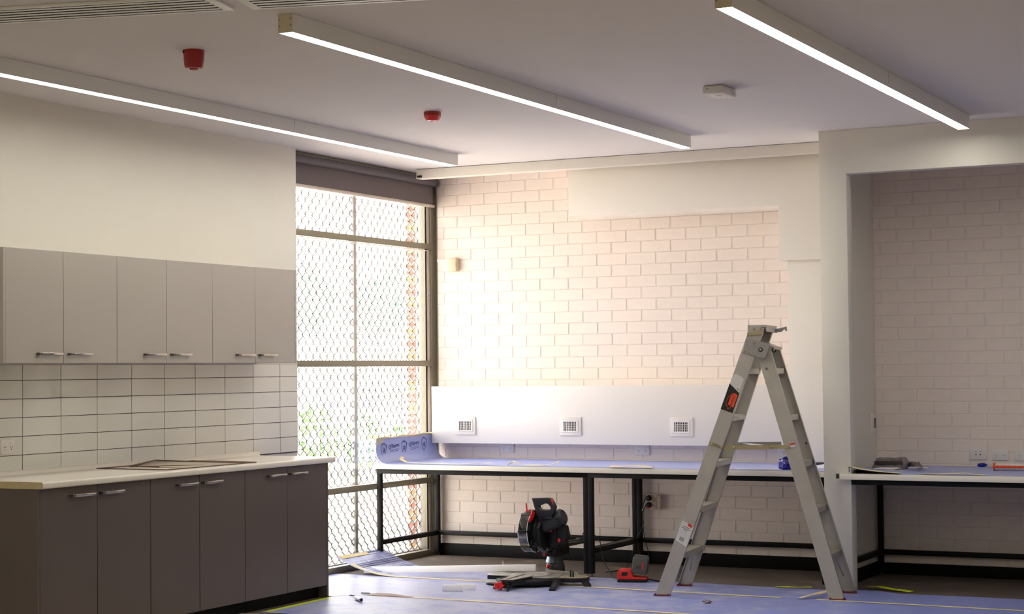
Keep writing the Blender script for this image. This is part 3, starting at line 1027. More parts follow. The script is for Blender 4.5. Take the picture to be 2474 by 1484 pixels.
# ---------------------------------------------------------------- outlet box low on the wall with plugs and cords
ob = outlet('outlet_box', (1.761, -0.03, 0.462), bX, bZ, 0.128, 0.112, 'paint-spattered outlet box with two black plugs under the bench', 'outlet', None, 'none', SPECK)
bx(1.700, -0.030, 0.408, 1.822, 0.004, 0.516).build('back_box', SPECK, ob, bevel=0.002)
m = MB()
for k in range(2):
    for (dx, dz, r_) in ((0, 0.006, 0.0), (-0.006, -0.004, 0.5), (0.006, -0.004, -0.5)):
        m.obox((1.795 + dx, -0.0405, 0.488 - 0.05 * k + dz), (0.0012, 0, 0), (0, 0.0008, 0), (0, 0, 0.0035))
m.build('socket_holes', HOLE, ob)
pluglab = ['upper round black plug in the spattered outlet box', 'lower round black plug in the spattered outlet box']
cordpaths = [[(1.727, -0.085, 0.488), (1.712, -0.10, 0.44), (1.715, -0.10, 0.35), (1.701, -0.10, 0.265), (1.660, -0.10, 0.20), (1.630, -0.10, 0.12), (1.640, -0.16, 0.045), (1.70, -0.40, 0.012), (1.85, -0.80, 0.012), (1.975, -1.00, 0.02), (1.985, -1.055, 0.03)],
             [(1.730, -0.085, 0.445), (1.714, -0.095, 0.40), (1.712, -0.095, 0.33), (1.708, -0.095, 0.272), (1.723, -0.095, 0.182), (1.745, -0.095, 0.105), (1.744, -0.10, 0.04), (1.76, -0.25, 0.012), (1.74, -0.50, 0.012), (1.69, -0.74, 0.012)]]
for k in range(2):
    pg = thing('power_plug', (1.735, -0.05, 0.49 - 0.05 * k), pluglab[k], 'plug', 'plugs in the spattered outlet box')
    zc = 0.489 - 0.050 * k
    MB().lathe([(0.017, 0.0), (0.0215, 0.006), (0.021, 0.022), (0.013, 0.034)], (1.738, -0.041, zc), (0, -1, 0), 20).build('body', CORD, pg)
    pth = cordpaths[k]
    # smooth path
    sm = []
    for i in range(len(pth) - 1):
        p0, p1 = Vector(pth[max(i - 1, 0)]), Vector(pth[i])
        p2, p3 = Vector(pth[i + 1]), Vector(pth[min(i + 2, len(pth) - 1)])
        for t in (0, 0.25, 0.5, 0.75):
            sm.append(0.5 * ((2 * p1) + (p2 - p0) * t + (2 * p0 - 5 * p1 + 4 * p2 - p3) * t * t + (3 * p1 - p0 - 3 * p2 + p3) * t ** 3))
    sm.append(Vector(pth[-1]))
    MB().tube(sm, 0.0034, 6).build('cord', CORD, pg)
m = MB().sheet([[(1.690, -0.075, 0.395), (1.705, -0.072, 0.400)], [(1.698, -0.075, 0.425), (1.715, -0.072, 0.432)], [(1.718, -0.072, 0.452), (1.726, -0.070, 0.455)]], (0, -0.0008, 0))
m.build('cord_tag', LABELW, smooth=0, label='white inspection tag on the lower plug cord', cat='tag')
m = MB().sheet([[(1.722, -0.082, 0.434), (1.730, -0.082, 0.440)], [(1.745, -0.080, 0.405), (1.753, -0.080, 0.410)]], (0, -0.0008, 0))
m.build('cord_tag', SAWRED, smooth=0, label='red inspection tag on the lower plug cord', cat='tag')


# ---------------------------------------------------------------- ceiling lights and devices
def light(x0, x1, yn, yf, zb, label):
    l = thing('ceiling_light', ((x0 + x1) / 2, (yn + yf) / 2, ZC), label, 'light', 'long ceiling lights')
    t = 0.003
    m = MB()
    m.box(x0, yn + 0.003, zb, x0 + t, yf - 0.003, ZC - 0.001)
    m.box(x1 - t, yn + 0.003, zb, x1, yf - 0.003, ZC - 0.001)
    m.box(x0 + t, yn + 0.003, ZC - 0.006, x1 - t, yf - 0.003, ZC - 0.001)
    m.build('housing', LEDBODY, l, smooth=0)
    bx(x0 + t, yn + 0.004, zb + 0.001, x1 - t, yf - 0.004, zb + 0.004).build('diffuser', LEDM, l, smooth=0)
    for yy, sgn in ((yn, -1), (yf, 1)):
        c = bx(x0, min(yy, yy - sgn * 0.003), zb - 0.001, x1, max(yy, yy - sgn * 0.003), ZC - 0.001).build('end_cap', ENDCAP, l)
        for sx in (0.008, x1 - x0 - 0.008):
            for sz in (0.030, 0.058):
                MB().lathe([(0.0032, 0), (0.0028, 0.0015), (0.001, 0.002)], (x0 + sx, yy, zb + sz), (0, sgn, 0), 8).build('screw', SCREW, c)
    # joint line of the extrusion
    ym = yn + (yf - yn) * 0.56
    bx(x1 - 0.001, ym - 0.001, zb + 0.02, x1 + 0.0005, ym + 0.001, ZC - 0.004).build('joint', DARKNICKEL, l)
    return l


light(2.508, 2.580, -5.975, -1.272, 2.907, 'long white ceiling light in the middle, its near end cap in view')
light(0.700, 0.773, -5.90, -1.186, 2.907, 'long white ceiling light nearest the kitchen wall')
light(4.345, 4.419, -5.55, -1.290, 2.904, 'long white ceiling light at right in front of the alcove header')
# unseen ceiling lights added beside and behind the camera to brighten the room
for (x, yn, yf, lab) in ((6.55, -6.4, -2.4, 'added unseen ceiling light beyond the right frame edge'), (0.70, -12.6, -7.9, 'added unseen ceiling light behind the camera, along the kitchen wall'),
                         (2.508, -12.6, -7.9, 'added unseen ceiling light behind the camera, second from the kitchen wall'), (4.345, -12.6, -7.9, 'added unseen ceiling light behind the camera, third from the kitchen wall'),
                         (6.19, -12.6, -7.9, 'added unseen ceiling light behind the camera, over the camera')):
    light(x, x + 0.073, yn, yf, 2.905, lab)

# red alarms
a1 = thing('fire_alarm', (1.673, -5.46, ZC), 'deep red round fire alarm on the ceiling nearer the camera', 'alarm')
m = MB()
m.lathe([(0.050, 0), (0.0505, 0.012), (0.048, 0.050), (0.044, 0.078), (0.040, 0.086), (0.030, 0.088)], (1.673, -5.46, ZC), (0, 0, -1), 32)
m.build('body', RED, a1)
m = MB()
m.lathe([(0.022, 0.086), (0.020, 0.094), (0.008, 0.097)], (1.673, -5.46, ZC), (0, 0, -1), 20)
m.build('sounder', RED, a1)
m = MB()
for k in range(5):
    t = PI + 0.5 + k * 0.16
    m.obox((1.673 + 0.0505 * math.cos(t), -5.46 + 0.0505 * math.sin(t), ZC - 0.008), (0.0015, 0, 0), (0, 0.0015, 0), (0, 0, 0.006))
m.build('notch', HOLE, a1)
a2 = thing('fire_alarm', (1.655, -3.115, ZC), 'bright red faceted fire beacon on the ceiling farther from the camera', 'alarm')
m = MB()
m.lathe([(0.050, 0), (0.050, 0.003)], (1.655, -3.115, ZC), (0, 0, -1), 24)
m.build('base', PLASTW, a2)
m = MB()
m.lathe([(0.0515, 0.003), (0.052, 0.022), (0.050, 0.026)], (1.655, -3.115, ZC), (0, 0, -1), 24)
m.build('body', RED, a2)
m = MB()
m.lathe([(0.0505, 0.026), (0.051, 0.032), (0.043, 0.046), (0.033, 0.055), (0.030, 0.056)], (1.655, -3.115, ZC), (0, 0, -1), 9)
m.build('lens', REDCLR, a2, smooth=20)
# white ceiling sensor
s1 = thing('ceiling_sensor', (3.46, -3.11, ZC), 'flat white square sensor box on the ceiling between two lights', 'sensor')
m = MB().prism([(3.40, -3.215, ZC - 0.001), (3.522, -3.215, ZC - 0.001), (3.522, -2.995, ZC - 0.001), (3.40, -2.995, ZC - 0.001)], (0, 0, -0.046))
m.build('housing', PLASTW, s1, bevel=0.012, seg=3)
m = MB().lathe([(0.020, 0.0), (0.018, 0.003), (0.006, 0.004)], (3.455, -3.11, ZC - 0.047), (0, 0, -1), 16)
m.build('lens', LEDBODY, s1)
m = MB()
m.box(3.424, -3.2155, ZC - 0.022, 3.440, -3.2145, ZC - 0.019)
for (y, z) in ((-3.11, -0.020), (-3.08, -0.022), (-3.09, -0.034), (-3.06, -0.034)):
    m.box(3.5215, y, ZC + z, 3.5226, y + 0.018, ZC + z + 0.003)
m.build('print', LABELT, s1)


# slot diffusers at the near ceiling, turned a little against the walls
def slot_vent(cx, cy, L_, ang, end, label):
    """end: +1 the visible end lies at +x of the corner (cx,cy), far edge on the corner"""
    v = thing('ceiling_vent', (cx, cy, ZC), label, 'vent', 'slot vents in the ceiling', ang)
    Wd = 0.29
    x0, x1 = (-L_, 0) if end > 0 else (0, L_)
    m = MB()
    m.ring([(x0, 0, ZC), (x1, 0, ZC), (x1, -Wd, ZC), (x0, -Wd, ZC)], [(x0 + .045, -.026, ZC), (x1 - .045, -.026, ZC), (x1 - .045, -Wd + .026, ZC), (x0 + .045, -Wd + .026, ZC)], (0, 0, -0.012))
    for p in m.v:
        p.z -= ZC
    m.build('frame', LEDBODY, v, bevel=0.003, local=True)
    bx(x0 + .03, -Wd + .02, -0.0115, x1 - .03, -.02, -0.0004).build('backing', HOLE, v, local=True)
    for k in range(5):
        yb = -0.040 - k * 0.0475
        mm = MB().prism([(x0 + .045, yb + 0.002, -0.0120), (x0 + .045, yb - 0.025, -0.0120), (x0 + .045, yb - 0.024, -0.009), (x0 + .045, yb + 0.001, -0.009)], (x1 - x0 - .09, 0, 0))
        mm.build('blade', LEDBODY, v, local=True)
    return v


slot_vent(2.434, -6.186, 1.62, 0.243, 1, 'grey slot vent in the ceiling at the top left corner')
slot_vent(2.508, -6.158, 1.62, 0.262, -1, 'grey slot vent in the ceiling cut by the top frame edge')


# ---------------------------------------------------------------- step ladder
LA = math.radians(9.7)
le, ln = Vector((math.cos(LA), math.sin(LA), 0)), Vector((-math.sin(LA), math.cos(LA), 0))
L0 = le * 2.85 + ln * (-1.9)
lad = thing('step_ladder', L0, 'aluminium double-sided step ladder standing open on the blue floor film', 'ladder', None, LA)


def lp(e, n_, z):
    return Vector((e - 2.85, n_ + 1.9, z))


def stile(foot, top, inward, w=0.089, fl=0.030, th=0.004):
    """C channel: web outer face on the line, flanges towards inward (+1/-1 along n)"""
    f, t = lp(*foot), lp(*top)
    ax = (t - f).normalized()
    nn = Vector((0, inward, 0))
    nn = (nn - ax * nn.dot(ax)).normalized()
    uu = nn.cross(ax).normalized()
    sec = [(-w / 2, 0), (w / 2, 0), (w / 2, fl), (w / 2 - th, fl), (w / 2 - th, th), (-w / 2 + th, th), (-w / 2 + th, fl), (-w / 2, fl)]
    m = MB()
    n_ = len(sec)
    vs = [f + uu * a + nn * b for a, b in sec] + [t + uu * a + nn * b for a, b in sec]
    # cut the foot level with the floor
    for i in range(n_):
        vs[i] = vs[i] - ax * ((vs[i].z - 0.012) / ax.z)
    for i in range(n_, 2 * n_):
        vs[i] = vs[i] - ax * ((vs[i].z - top[2]) / ax.z)
    fs = [(i, (i + 1) % n_, n_ + (i + 1) % n_, n_ + i) for i in range(n_)]
    for base in (0, n_):
        fs += [(base + 0, base + 1, base + 4, base + 5), (base + 1, base + 2, base + 3, base + 4), (base + 0, base + 5, base + 6, base + 7)]
    m.add(vs, fs)
    s_ = m.build('stile', ALU, lad, local=True, smooth=0)
    # rubbery red foot cap following the stile
    m = MB()
    c = f + nn * (fl / 2)
    hx = w / 2 / max(0.3, abs(ax.z)) + 0.004
    m.obox((c.x, c.y, 0.0065), (hx, 0, 0), (0, fl / 2 + 0.005, 0), (0, 0, 0.0065))
    for sx in (-0.8, 0.8):
        m.obox((c.x + sx * hx, c.y, 0.014), (0.005, 0, 0), (0, fl / 2 + 0.003, 0), (0, 0, 0.006))
    m.build('rubber_foot', RUST, s_, local=True, bevel=0.002)
    return f, t


AN = stile((2.197, -2.158, 0), (2.818, -2.085, 1.700), 1)
AF = stile((2.230, -1.596, 0), (2.812, -1.660, 1.700), -1)
BN = stile((3.296, -2.128, 0), (2.842, -2.048, 1.580), 1)
BFr = stile((3.325, -1.735, 0), (2.856, -1.720, 1.580), -1)


def along(st, z):
    f, t = st
    k = (z - f.z) / (t.z - f.z)
    return f + (t - f) * k


def tread(s0, s1, z, w=0.080, th=0.034):
    a, b = along(s0, z), along(s1, z)
    a.y += 0.002
    b.y -= 0.002
    m = MB()
    g0 = [(-w / 2, 0), (-w / 2, -th), (-w / 2 + .003, -th), (-w / 2 + .003, -.004), (w / 2 - .003, -.004), (w / 2 - .003, -th), (w / 2, -th), (w / 2, 0)]
    # ribbed top
    top = []
    for k in range(8):
        x = w / 2 - w * (k + 0.5) / 8
        top += [(x + .003, 0.0), (x + .0025, 0.0016), (x - .0025, 0.0016), (x - .003, 0.0)]
    sec = g0 + top
    n_ = len(sec)
    vs = [a + Vector((x, 0, z_)) for x, z_ in sec] + [b + Vector((x, 0, z_)) for x, z_ in sec]
    m.add(vs, [(i, (i + 1) % n_, n_ + (i + 1) % n_, n_ + i) for i in range(n_)])
    return m.build('tread', ALU, lad, local=True, smooth=0)


for z in (0.278, 0.566, 0.853, 1.144, 1.440):
    tread(AN, AF, z)
    tread(BN, BFr, z)
# top cap of the climbing side
m = MB()
c0, c1 = along(AN, 1.69), along(AF, 1.69)
m.box(c0.x - 0.056, c0.y - 0.006, 1.702, c0.x + 0.062, c1.y + 0.006, 1.716)
m.box(c0.x - 0.056, c0.y - 0.006, 1.640, c0.x - 0.053, c1.y + 0.006, 1.702)
m.box(c0.x + 0.059, c0.y - 0.006, 1.672, c0.x + 0.062, c1.y + 0.006, 1.702)
m.box(c0.x - 0.053, c0.y - 0.006, 1.652, c0.x + 0.030, c0.y - 0.003, 1.702)
cap = m.build('top_cap', ALU, lad, local=True, bevel=0.001, seg=1)
# top cap of the support side
m = MB()
d0, d1 = along(BN, 1.575), along(BFr, 1.575)
sl_ = Vector((0.094, 0, -0.034))
m.prism([d0 + Vector((-0.015, -.004, 0.034)), d0 + Vector((0.078, -.004, 0.000)), d0 + Vector((0.073, -.004, -0.014)), d0 + Vector((0.070, -.004, -0.014)), d0 + Vector((0.073, -.004, -0.004)), d0 + Vector((-0.015, -.004, 0.028))], Vector((0, d1.y - d0.y + 0.008, 0)))
m.build('support_cap', ALU, lad, local=True, smooth=0)
# hinge plate, bolts and rivets on the near side
nf = -2.098
m = MB().prism([lp(2.749, nf, 1.634), lp(2.895, nf, 1.598), lp(2.900, nf, 1.590), lp(2.872, nf, 1.510), lp(2.862, nf, 1.503), lp(2.722, nf, 1.543)], (0, -0.004, 0))
hp = m.build('hinge_plate', ALUD, lad, local=True, bevel=0.001, seg=1)
for (e_, z_, r_) in ((2.841, 1.560, 0.014), (2.866, 1.558, 0.015)):
    q = lp(e_, nf - 0.004 if e_ < 2.85 else -1.7250, z_)
    m = MB().use(0).lathe([(r_, 0), (r_, 0.004)], q, (0, -1, 0), 16)
    m.use(1).lathe([(r_ * 0.62, 0.004), (r_ * 0.62, 0.010), (r_ * 0.4, 0.012)], q, (0, -1, 0), 6)
    m.build('bolt', [CORD, BRASS], lad, local=True)
for (e_, z_) in ((2.758, 1.616), (2.800, 1.602), (2.736, 1.553), (2.768, 1.545), (2.80, 1.690), (2.84, 1.690)):
    q = lp(e_, nf - 0.0045 if z_ < 1.65 else nf + 0.004, z_)
    MB().lathe([(0.0075, 0), (0.006, 0.003), (0.002, 0.004)], q, (0, -1, 0), 10).build('rivet', BRASS, lad, local=True)
for (e_, z_) in ((2.870, 1.44), (2.915, 1.44)):
    q = lp(e_, -2.066 if e_ < 2.9 else -1.7255, z_)
    MB().lathe([(0.007, 0), (0.006, 0.003), (0.002, 0.004)], q, (0, -1, 0), 10).build('rivet', SCREW, lad, local=True)
for (e_, z_) in ((2.764, 1.612), (2.804, 1.600)):
    q = lp(e_, -1.658, z_)
    MB().lathe([(0.010, 0), (0.006, 0.002), (0.006, 0.0055), (0.002, 0.006)], q, (0, -1, 0), 12).build('rivet', CORD, lad, local=True)
# locking hook at the top
m = MB().prism([lp(2.755, -2.094, 1.668), lp(2.86, -2.094, 1.676), lp(2.86, -2.094, 1.656), lp(2.755, -2.094, 1.650)], (0, -0.004, 0))
m.build('latch_bar', BRASS, lad, local=True)
m = MB().prism([lp(2.80, -1.72, 1.690), lp(2.905, -1.72, 1.700), lp(2.950, -1.72, 1.712), lp(2.953, -1.72, 1.683), lp(2.941, -1.72, 1.683), lp(2.938, -1.72, 1.695), lp(2.928, -1.72, 1.688), lp(2.918, -1.72, 1.677), lp(2.80, -1.72, 1.665)], (0, -0.005, 0))
m.build('latch_hook', ALUD, lad, local=True)


def bar(name, p0, p1, h, t, m_):
    p0, p1 = Vector(p0), Vector(p1)
    d = (p1 - p0)
    L_ = d.length
    d.normalize()
    s_ = d.cross(Vector((0, 1, 0))).normalized()
    mb = MB().obox((p0 + p1) / 2, d * (L_ / 2), s_ * (h / 2), d.cross(s_) * (t / 2))
    return mb.build(name, m_, lad, local=True)


# spreaders
bar('spreader', lp(2.515, -2.135, 0.974), lp(2.590, -2.112, 0.940), 0.018, 0.003, BRASS)
bar('spreader', lp(2.600, -2.100, 0.942), lp(2.905, -2.085, 0.948), 0.027, 0.003, BRASS)
bar('spreader', lp(2.900, -2.092, 0.950), lp(3.010, -2.110, 0.948), 0.024, 0.003, BRASS)
bar('spreader', lp(2.575, -1.655, 0.944), lp(2.900, -1.70, 0.952), 0.026, 0.003, ALUD)
bar('spreader', lp(2.640, -1.665, 0.952), lp(2.880, -2.07, 0.951), 0.010, 0.003, ALUD)
for (e_, n_, z_) in ((2.53, -2.142, 0.967), (2.585, -2.118, 0.943), (2.662, -2.10, 0.944), (2.90, -2.096, 0.949), (3.005, -2.098, 0.950)):
    MB().lathe([(0.009, 0), (0.007, 0.004), (0.002, 0.006)], lp(e_, n_, z_), (0, -1, 0), 12).build('rivet', BRASS, lad, local=True)
for (e_, z_) in ((2.560, 0.985), (2.595, 0.972)):
    MB().lathe([(0.008, 0), (0.007, 0.002), (0.003, 0.003)], lp(e_, -1.632, z_), (0, -1, 0), 12).build('rivet', RUST, lad, local=True)
MB().lathe([(0.009, 0), (0.007, 0.002), (0.003, 0.003)], lp(3.065, -1.728, 0.955), (0, -1, 0), 12).build('rivet', RUST, lad, local=True)
m = MB().obox(lp(3.030, -2.086, 0.958), (0.018, 0, 0), (0, 0.0008, 0), (0.004, 0, 0.014))
m.build('small_label', LABELW, lad, local=True)
m = MB().obox(lp(3.030, -2.0873, 0.966), (0.017, 0, 0.002), (0, 0.0006, 0), (0.001, 0, 0.005))
m.build('small_label_stripe', SAWRED, lad, local=True)
# stays under the lowest treads
for st in (AN, AF, BN, BFr):
    lo, hi = along(st, 0.11), along(st, 0.262)
    iny = 0.075 if lo.y < 0 else -0.075
    lo2 = lo + Vector((0, 0.006 if iny > 0 else -0.006, 0))
    m = MB().cyl(lo2, hi + Vector((0, iny * 1.8, 0)), 0.004, n=6)
    m.build('stay', ALUD, lad, local=True)


# labels on the near stile (web outer face)
def on_stile(z, across, off=0.0006):
    c = along(AN, z)
    ax = (AN[1] - AN[0]).normalized()
    nn = Vector((0, 1, 0))
    nn = (nn - ax * nn.dot(ax)).normalized()
    uu = nn.cross(ax).normalized()
    return c + uu * across - nn * off, ax, uu, nn


_, sax, suu, snn = on_stile(1.0, 0)
if suu.x < 0:
    SGN = -1
else:
    SGN = 1


def decal(name, pts, m_, off=0.0006):
    """pts: (z along, across to the right)"""
    vs = []
    for (z, a) in pts:
        q, _, _, _ = on_stile(z, a * SGN, off)
        vs.append(q)
    mb = MB().prism(vs, -snn * 0.0004)
    return mb.build(name, m_, lad, local=True, smooth=0)


decal('white_label', [(1.334, -0.044), (1.380, -0.044), (1.398, -0.030), (1.392, 0.020), (1.382, 0.030), (1.300, 0.030)], LABELW)
decal('black_label', [(1.172, -0.046), (1.332, -0.046), (1.296, 0.034), (1.172, 0.034)], LABELK)
for (z, a) in ((1.317, 0.012), (1.311, 0.020)):
    decal('label_mark', [(z, a - 0.003), (z + 0.005, a - 0.003), (z + 0.003, a + 0.003), (z - 0.002, a + 0.003)], LABELT, 0.0012)
# rhino outline: orange block with lettering cut in black, plus a curved orange line
decal('orange_block', [(1.212, -0.012), (1.268, -0.012), (1.284, 0.000), (1.288, 0.014), (1.280, 0.027), (1.204, 0.027)], ORANGE, 0.0012)
rw = wmat(lad)
r3 = rw.to_3x3()
q, _, _, _ = on_stile(1.243, 0.009 * SGN, 0.0022)
text_mesh('brand_lettering', 'RHINO', 0.0235, LABELK, lad, rw @ q, r3 @ sax, r3 @ (-suu * SGN), 0.0002)
m = MB()
pp = []
for (z, a) in ((1.286, 0.004), (1.280, -0.012), (1.262, -0.022), (1.240, -0.027), (1.218, -0.027), (1.206, -0.020), (1.198, -0.010), (1.192, 0.006), (1.190, -0.012), (1.186, -0.002), (1.196, 0.012), (1.206, 0.008)):
    q, _, _, _ = on_stile(z, a * SGN, 0.0014)
    pp.append(q)
m.tube(pp, 0.0013, 5)
m.build('animal_outline', ORANGE, lad, local=True)
decal('lower_label', [(0.345, -0.040), (0.470, -0.040), (0.462, 0.036), (0.452, 0.042), (0.332, 0.042), (0.330, 0.036)], LABELW)
decal('label_red', [(0.452, 0.006), (0.468, 0.006), (0.460, 0.034), (0.446, 0.034)], SAWRED, 0.0012)
for k, (z, a, b) in enumerate(((0.440, -0.020, 0.024), (0.430, -0.030, 0.030), (0.421, -0.012, 0.012))):
    decal('label_line', [(z, a), (z + 0.003, a), (z + 0.003 - 0.004, b), (z - 0.004, b)], LABELT, 0.0012)
m = MB()
for k in range(9):
    a = -0.018 + 0.0036 * k
    vs = [on_stile(z, x * SGN, 0.0012)[0] for z, x in ((0.352, a), (0.376, a), (0.376, a + 0.0012 + 0.0008 * (k % 2)), (0.352, a + 0.0012 + 0.0008 * (k % 2)))]
    m.prism(vs, -snn * 0.0003)
m.build('barcode', LABELT, lad, local=True, smooth=0)

# ---------------------------------------------------------------- mitre saw
SO = Vector((1.47, -1.50, 0))
saw = thing('mitre_saw', SO, 'black sliding mitre saw with red knobs on the floor before the bench', 'saw')
TA = math.radians(9)
ts, tf = Vector((math.cos(TA), math.sin(TA), 0)), Vector((math.sin(TA), -math.cos(TA), 0))


def sp(a, f, z):
    """point in the saw base frame: a along the table, f to the front"""
    return SO + ts * a + tf * f + Vector((0, 0, z))


# base casting with two table wings
m = MB()
m.use(0).prism([sp(-0.285, 0.060, 0.036), sp(-0.285, -0.060, 0.036), sp(-0.13, -0.085, 0.034), sp(0.13, -0.085, 0.030), sp(0.37, -0.085, 0.030), sp(0.405, -0.045, 0.030),
                sp(0.405, 0.030, 0.030), sp(0.34, 0.075, 0.030), sp(0.22, 0.085, 0.030), sp(0.15, 0.14, 0.030), sp(-0.13, 0.10, 0.034), sp(-0.20, 0.065, 0.036)], (0, 0, 0.026))
m.use(0).lathe([(0.13, 0.004), (0.19, 0.008), (0.228, 0.026), (0.230, 0.048), (0.20, 0.055)], SO, n=36)
base = m.build('base', [SAWBLK], saw, bevel=0.003)
m = MB()
m.prism([sp(-0.283, 0.056, 0.0625), sp(-0.283, -0.058, 0.0625), sp(-0.13, -0.082, 0.0615), sp(0.13, -0.082, 0.0565), sp(0.21, -0.080, 0.0565), sp(0.21, 0.08, 0.0565), sp(0.15, 0.135, 0.0565), sp(-0.13, 0.095, 0.0605)], (0, 0, 0.010))
m.build('table_top', SAWALU, saw, bevel=0.001, seg=1)
m = MB()
m.prism([sp(0.212, -0.080, 0.0565), sp(0.366, -0.080, 0.0565), sp(0.400, -0.043, 0.0565), sp(0.400, 0.028, 0.0565), sp(0.336, 0.071, 0.0565), sp(0.212, 0.08, 0.0565)], (0, 0, 0.006))
m.build('wing_top', SAWDUST, saw, bevel=0.001, seg=1)
MB().lathe([(0.150, 0.058), (0.150, 0.0705), (0.146, 0.0715)], SO, n=40).build('turntable', SAWALU, saw)
m = MB()
m.ring([SO + Vector((0.118 * math.cos(2 * PI * k / 28), 0.118 * math.sin(2 * PI * k / 28), 0.0716)) for k in range(28)],
       [SO + Vector((0.108 * math.cos(2 * PI * k / 28), 0.108 * math.sin(2 * PI * k / 28), 0.0716)) for k in range(28)], (0, 0, 0.0006))
m.build('scale_ring', PLASTW, saw)
# mitre arm to the front
m = MB()
m.use(0).prism([SO + Vector((-0.075, -0.10, 0.034)), SO + Vector((0.085, -0.10, 0.034)), SO + Vector((0.045, -0.355, 0.030)), SO + Vector((-0.045, -0.365, 0.030))], (0, 0, 0.036))
m.use(1).prism([SO + Vector((-0.070, -0.10, 0.0702)), SO + Vector((0.080, -0.10, 0.0702)), SO + Vector((0.040, -0.350, 0.0665)), SO + Vector((-0.040, -0.358, 0.0665))], (0, 0, 0.0055))
m.use(2).prism([SO + Vector((-0.012, -0.08, 0.0765)), SO + Vector((0.006, -0.08, 0.0765)), SO + Vector((0.004, -0.335, 0.0725)), SO + Vector((-0.012, -0.335, 0.0725))], (0, 0, 0.001))
m.build('mitre_arm', [SAWBLK, SAWALU, SAWBLK], saw, bevel=0.002, seg=1)
m = MB()
m.prism([SO + Vector((-0.010, -0.345, 0.010)), SO + Vector((0.040, -0.345, 0.010)), SO + Vector((0.036, -0.385, 0.020)), SO + Vector((-0.010, -0.390, 0.020))], (0, 0, 0.045))
m.tube([SO + Vector((-0.045, -0.20, 0.060)), SO + Vector((-0.060, -0.34, 0.050)), SO + Vector((-0.075, -0.385, 0.014))], 0.012, 8)
m.build('arm_head', SAWBLK, saw, bevel=0.003)
m = MB()
m.tube([SO + Vector((-0.03, -0.345, 0.062)), SO + Vector((-0.030, -0.380, 0.060)), SO + Vector((-0.040, -0.395, 0.035))], 0.004, 6)
m.build('detent_lever', SAWALU, saw)
m = MB()
kc = SO + Vector((-0.030, -0.412, 0.034))
prof_k = []
for k in range(20):
    t = 2 * PI * k / 20
    r_ = 0.030 + 0.006 * math.cos(5 * t)
    prof_k.append(kc + Vector((r_ * math.cos(t) * 1.05, 0, r_ * math.sin(t) * 0.80)))
m.prism(prof_k, (0, 0.034, 0))
m.build('mitre_knob', SAWRED, saw, bevel=0.006, seg=3)
m = MB()
m.cyl(SO + Vector((-0.075, -0.33, 0.030)), SO + Vector((-0.145, -0.33, 0.034)), 0.0095, n=10)
m.cyl(SO + Vector((-0.145, -0.33, 0.034)), SO + Vector((-0.158, -0.33, 0.034)), 0.006, n=8)
m.build('side_lever', SAWBLK, saw)
m = MB()
m.cyl(SO + Vector((0.038, -0.412, 0.003)), SO + Vector((0.038, -0.400, 0.036)), 0.006, n=8)
m.lathe([(0.013, 0), (0.012, 0.004), (0.006, 0.008)], SO + Vector((0.038, -0.412, 0.0)), n=12)
m.build('levelling_foot', SAWBLK, saw)


def foot_leg(p0, p1, wd, th):
    p0, p1 = Vector(p0), Vector(p1)
    d = (p1 - p0).normalized()
    s_ = d.cross(Vector((0, 0, 1))).normalized()
    u_ = s_.cross(d)
    m = MB()
    o_ = [p0 + s_ * wd + u_ * 0, p0 - s_ * wd, p1 - s_ * wd * 0.8, p1 + s_ * wd * 0.8]
    m.prism(o_, -u_ * th)
    lg = m.build('corner_leg', SAWBLK, saw, bevel=0.005)
    c = (p0 * 0.4 + p1 * 0.6) + u_ * 0.0004
    m = MB().obox(c, d * 0.055, s_ * wd * 0.38, u_ * 0.0012)
    m.build('leg_slot', HOLE, lg)
    return lg


foot_leg((1.715, -1.585, 0.056), (1.776, -1.800, 0.018), 0.026, 0.018)
foot_leg((1.845, -1.46, 0.056), (1.905, -1.50, 0.014), 0.028, 0.016)
foot_leg((1.30, -1.44, 0.050), (1.25, -1.36, 0.016), 0.02, 0.016)
foot_leg((1.345, -1.60, 0.046), (1.372, -1.80, 0.016), 0.016, 0.014)
# fences
for (a0, a1, slope) in ((-0.27, -0.05, 1), (0.06, 0.31, -1)):
    if slope > 0:
        q = [sp(a0 + 0.03, -0.108, 0.066), sp(a1, -0.108, 0.066), sp(a1 - 0.03, -0.108, 0.094), sp(a0 + 0.055, -0.108, 0.094), sp(a0 + 0.040, -0.108, 0.150)]
    else:
        q = [sp(a0, -0.108, 0.056), sp(a1, -0.108, 0.056), sp(a1 - 0.02, -0.108, 0.078), sp(a0 + 0.02, -0.108, 0.090)]
    MB().prism(q, -tf * 0.014).build('fence', SAWALU, saw, bevel=0.001, seg=1)
m = MB()
m.cyl(sp(0.29, 0.02, 0.062), sp(0.29, 0.02, 0.105), 0.006, n=8)
m.cyl(sp(0.31, 0.03, 0.062), sp(0.31, 0.03, 0.100), 0.006, n=8)
m.build('stop_pin', SAWBLK, saw)
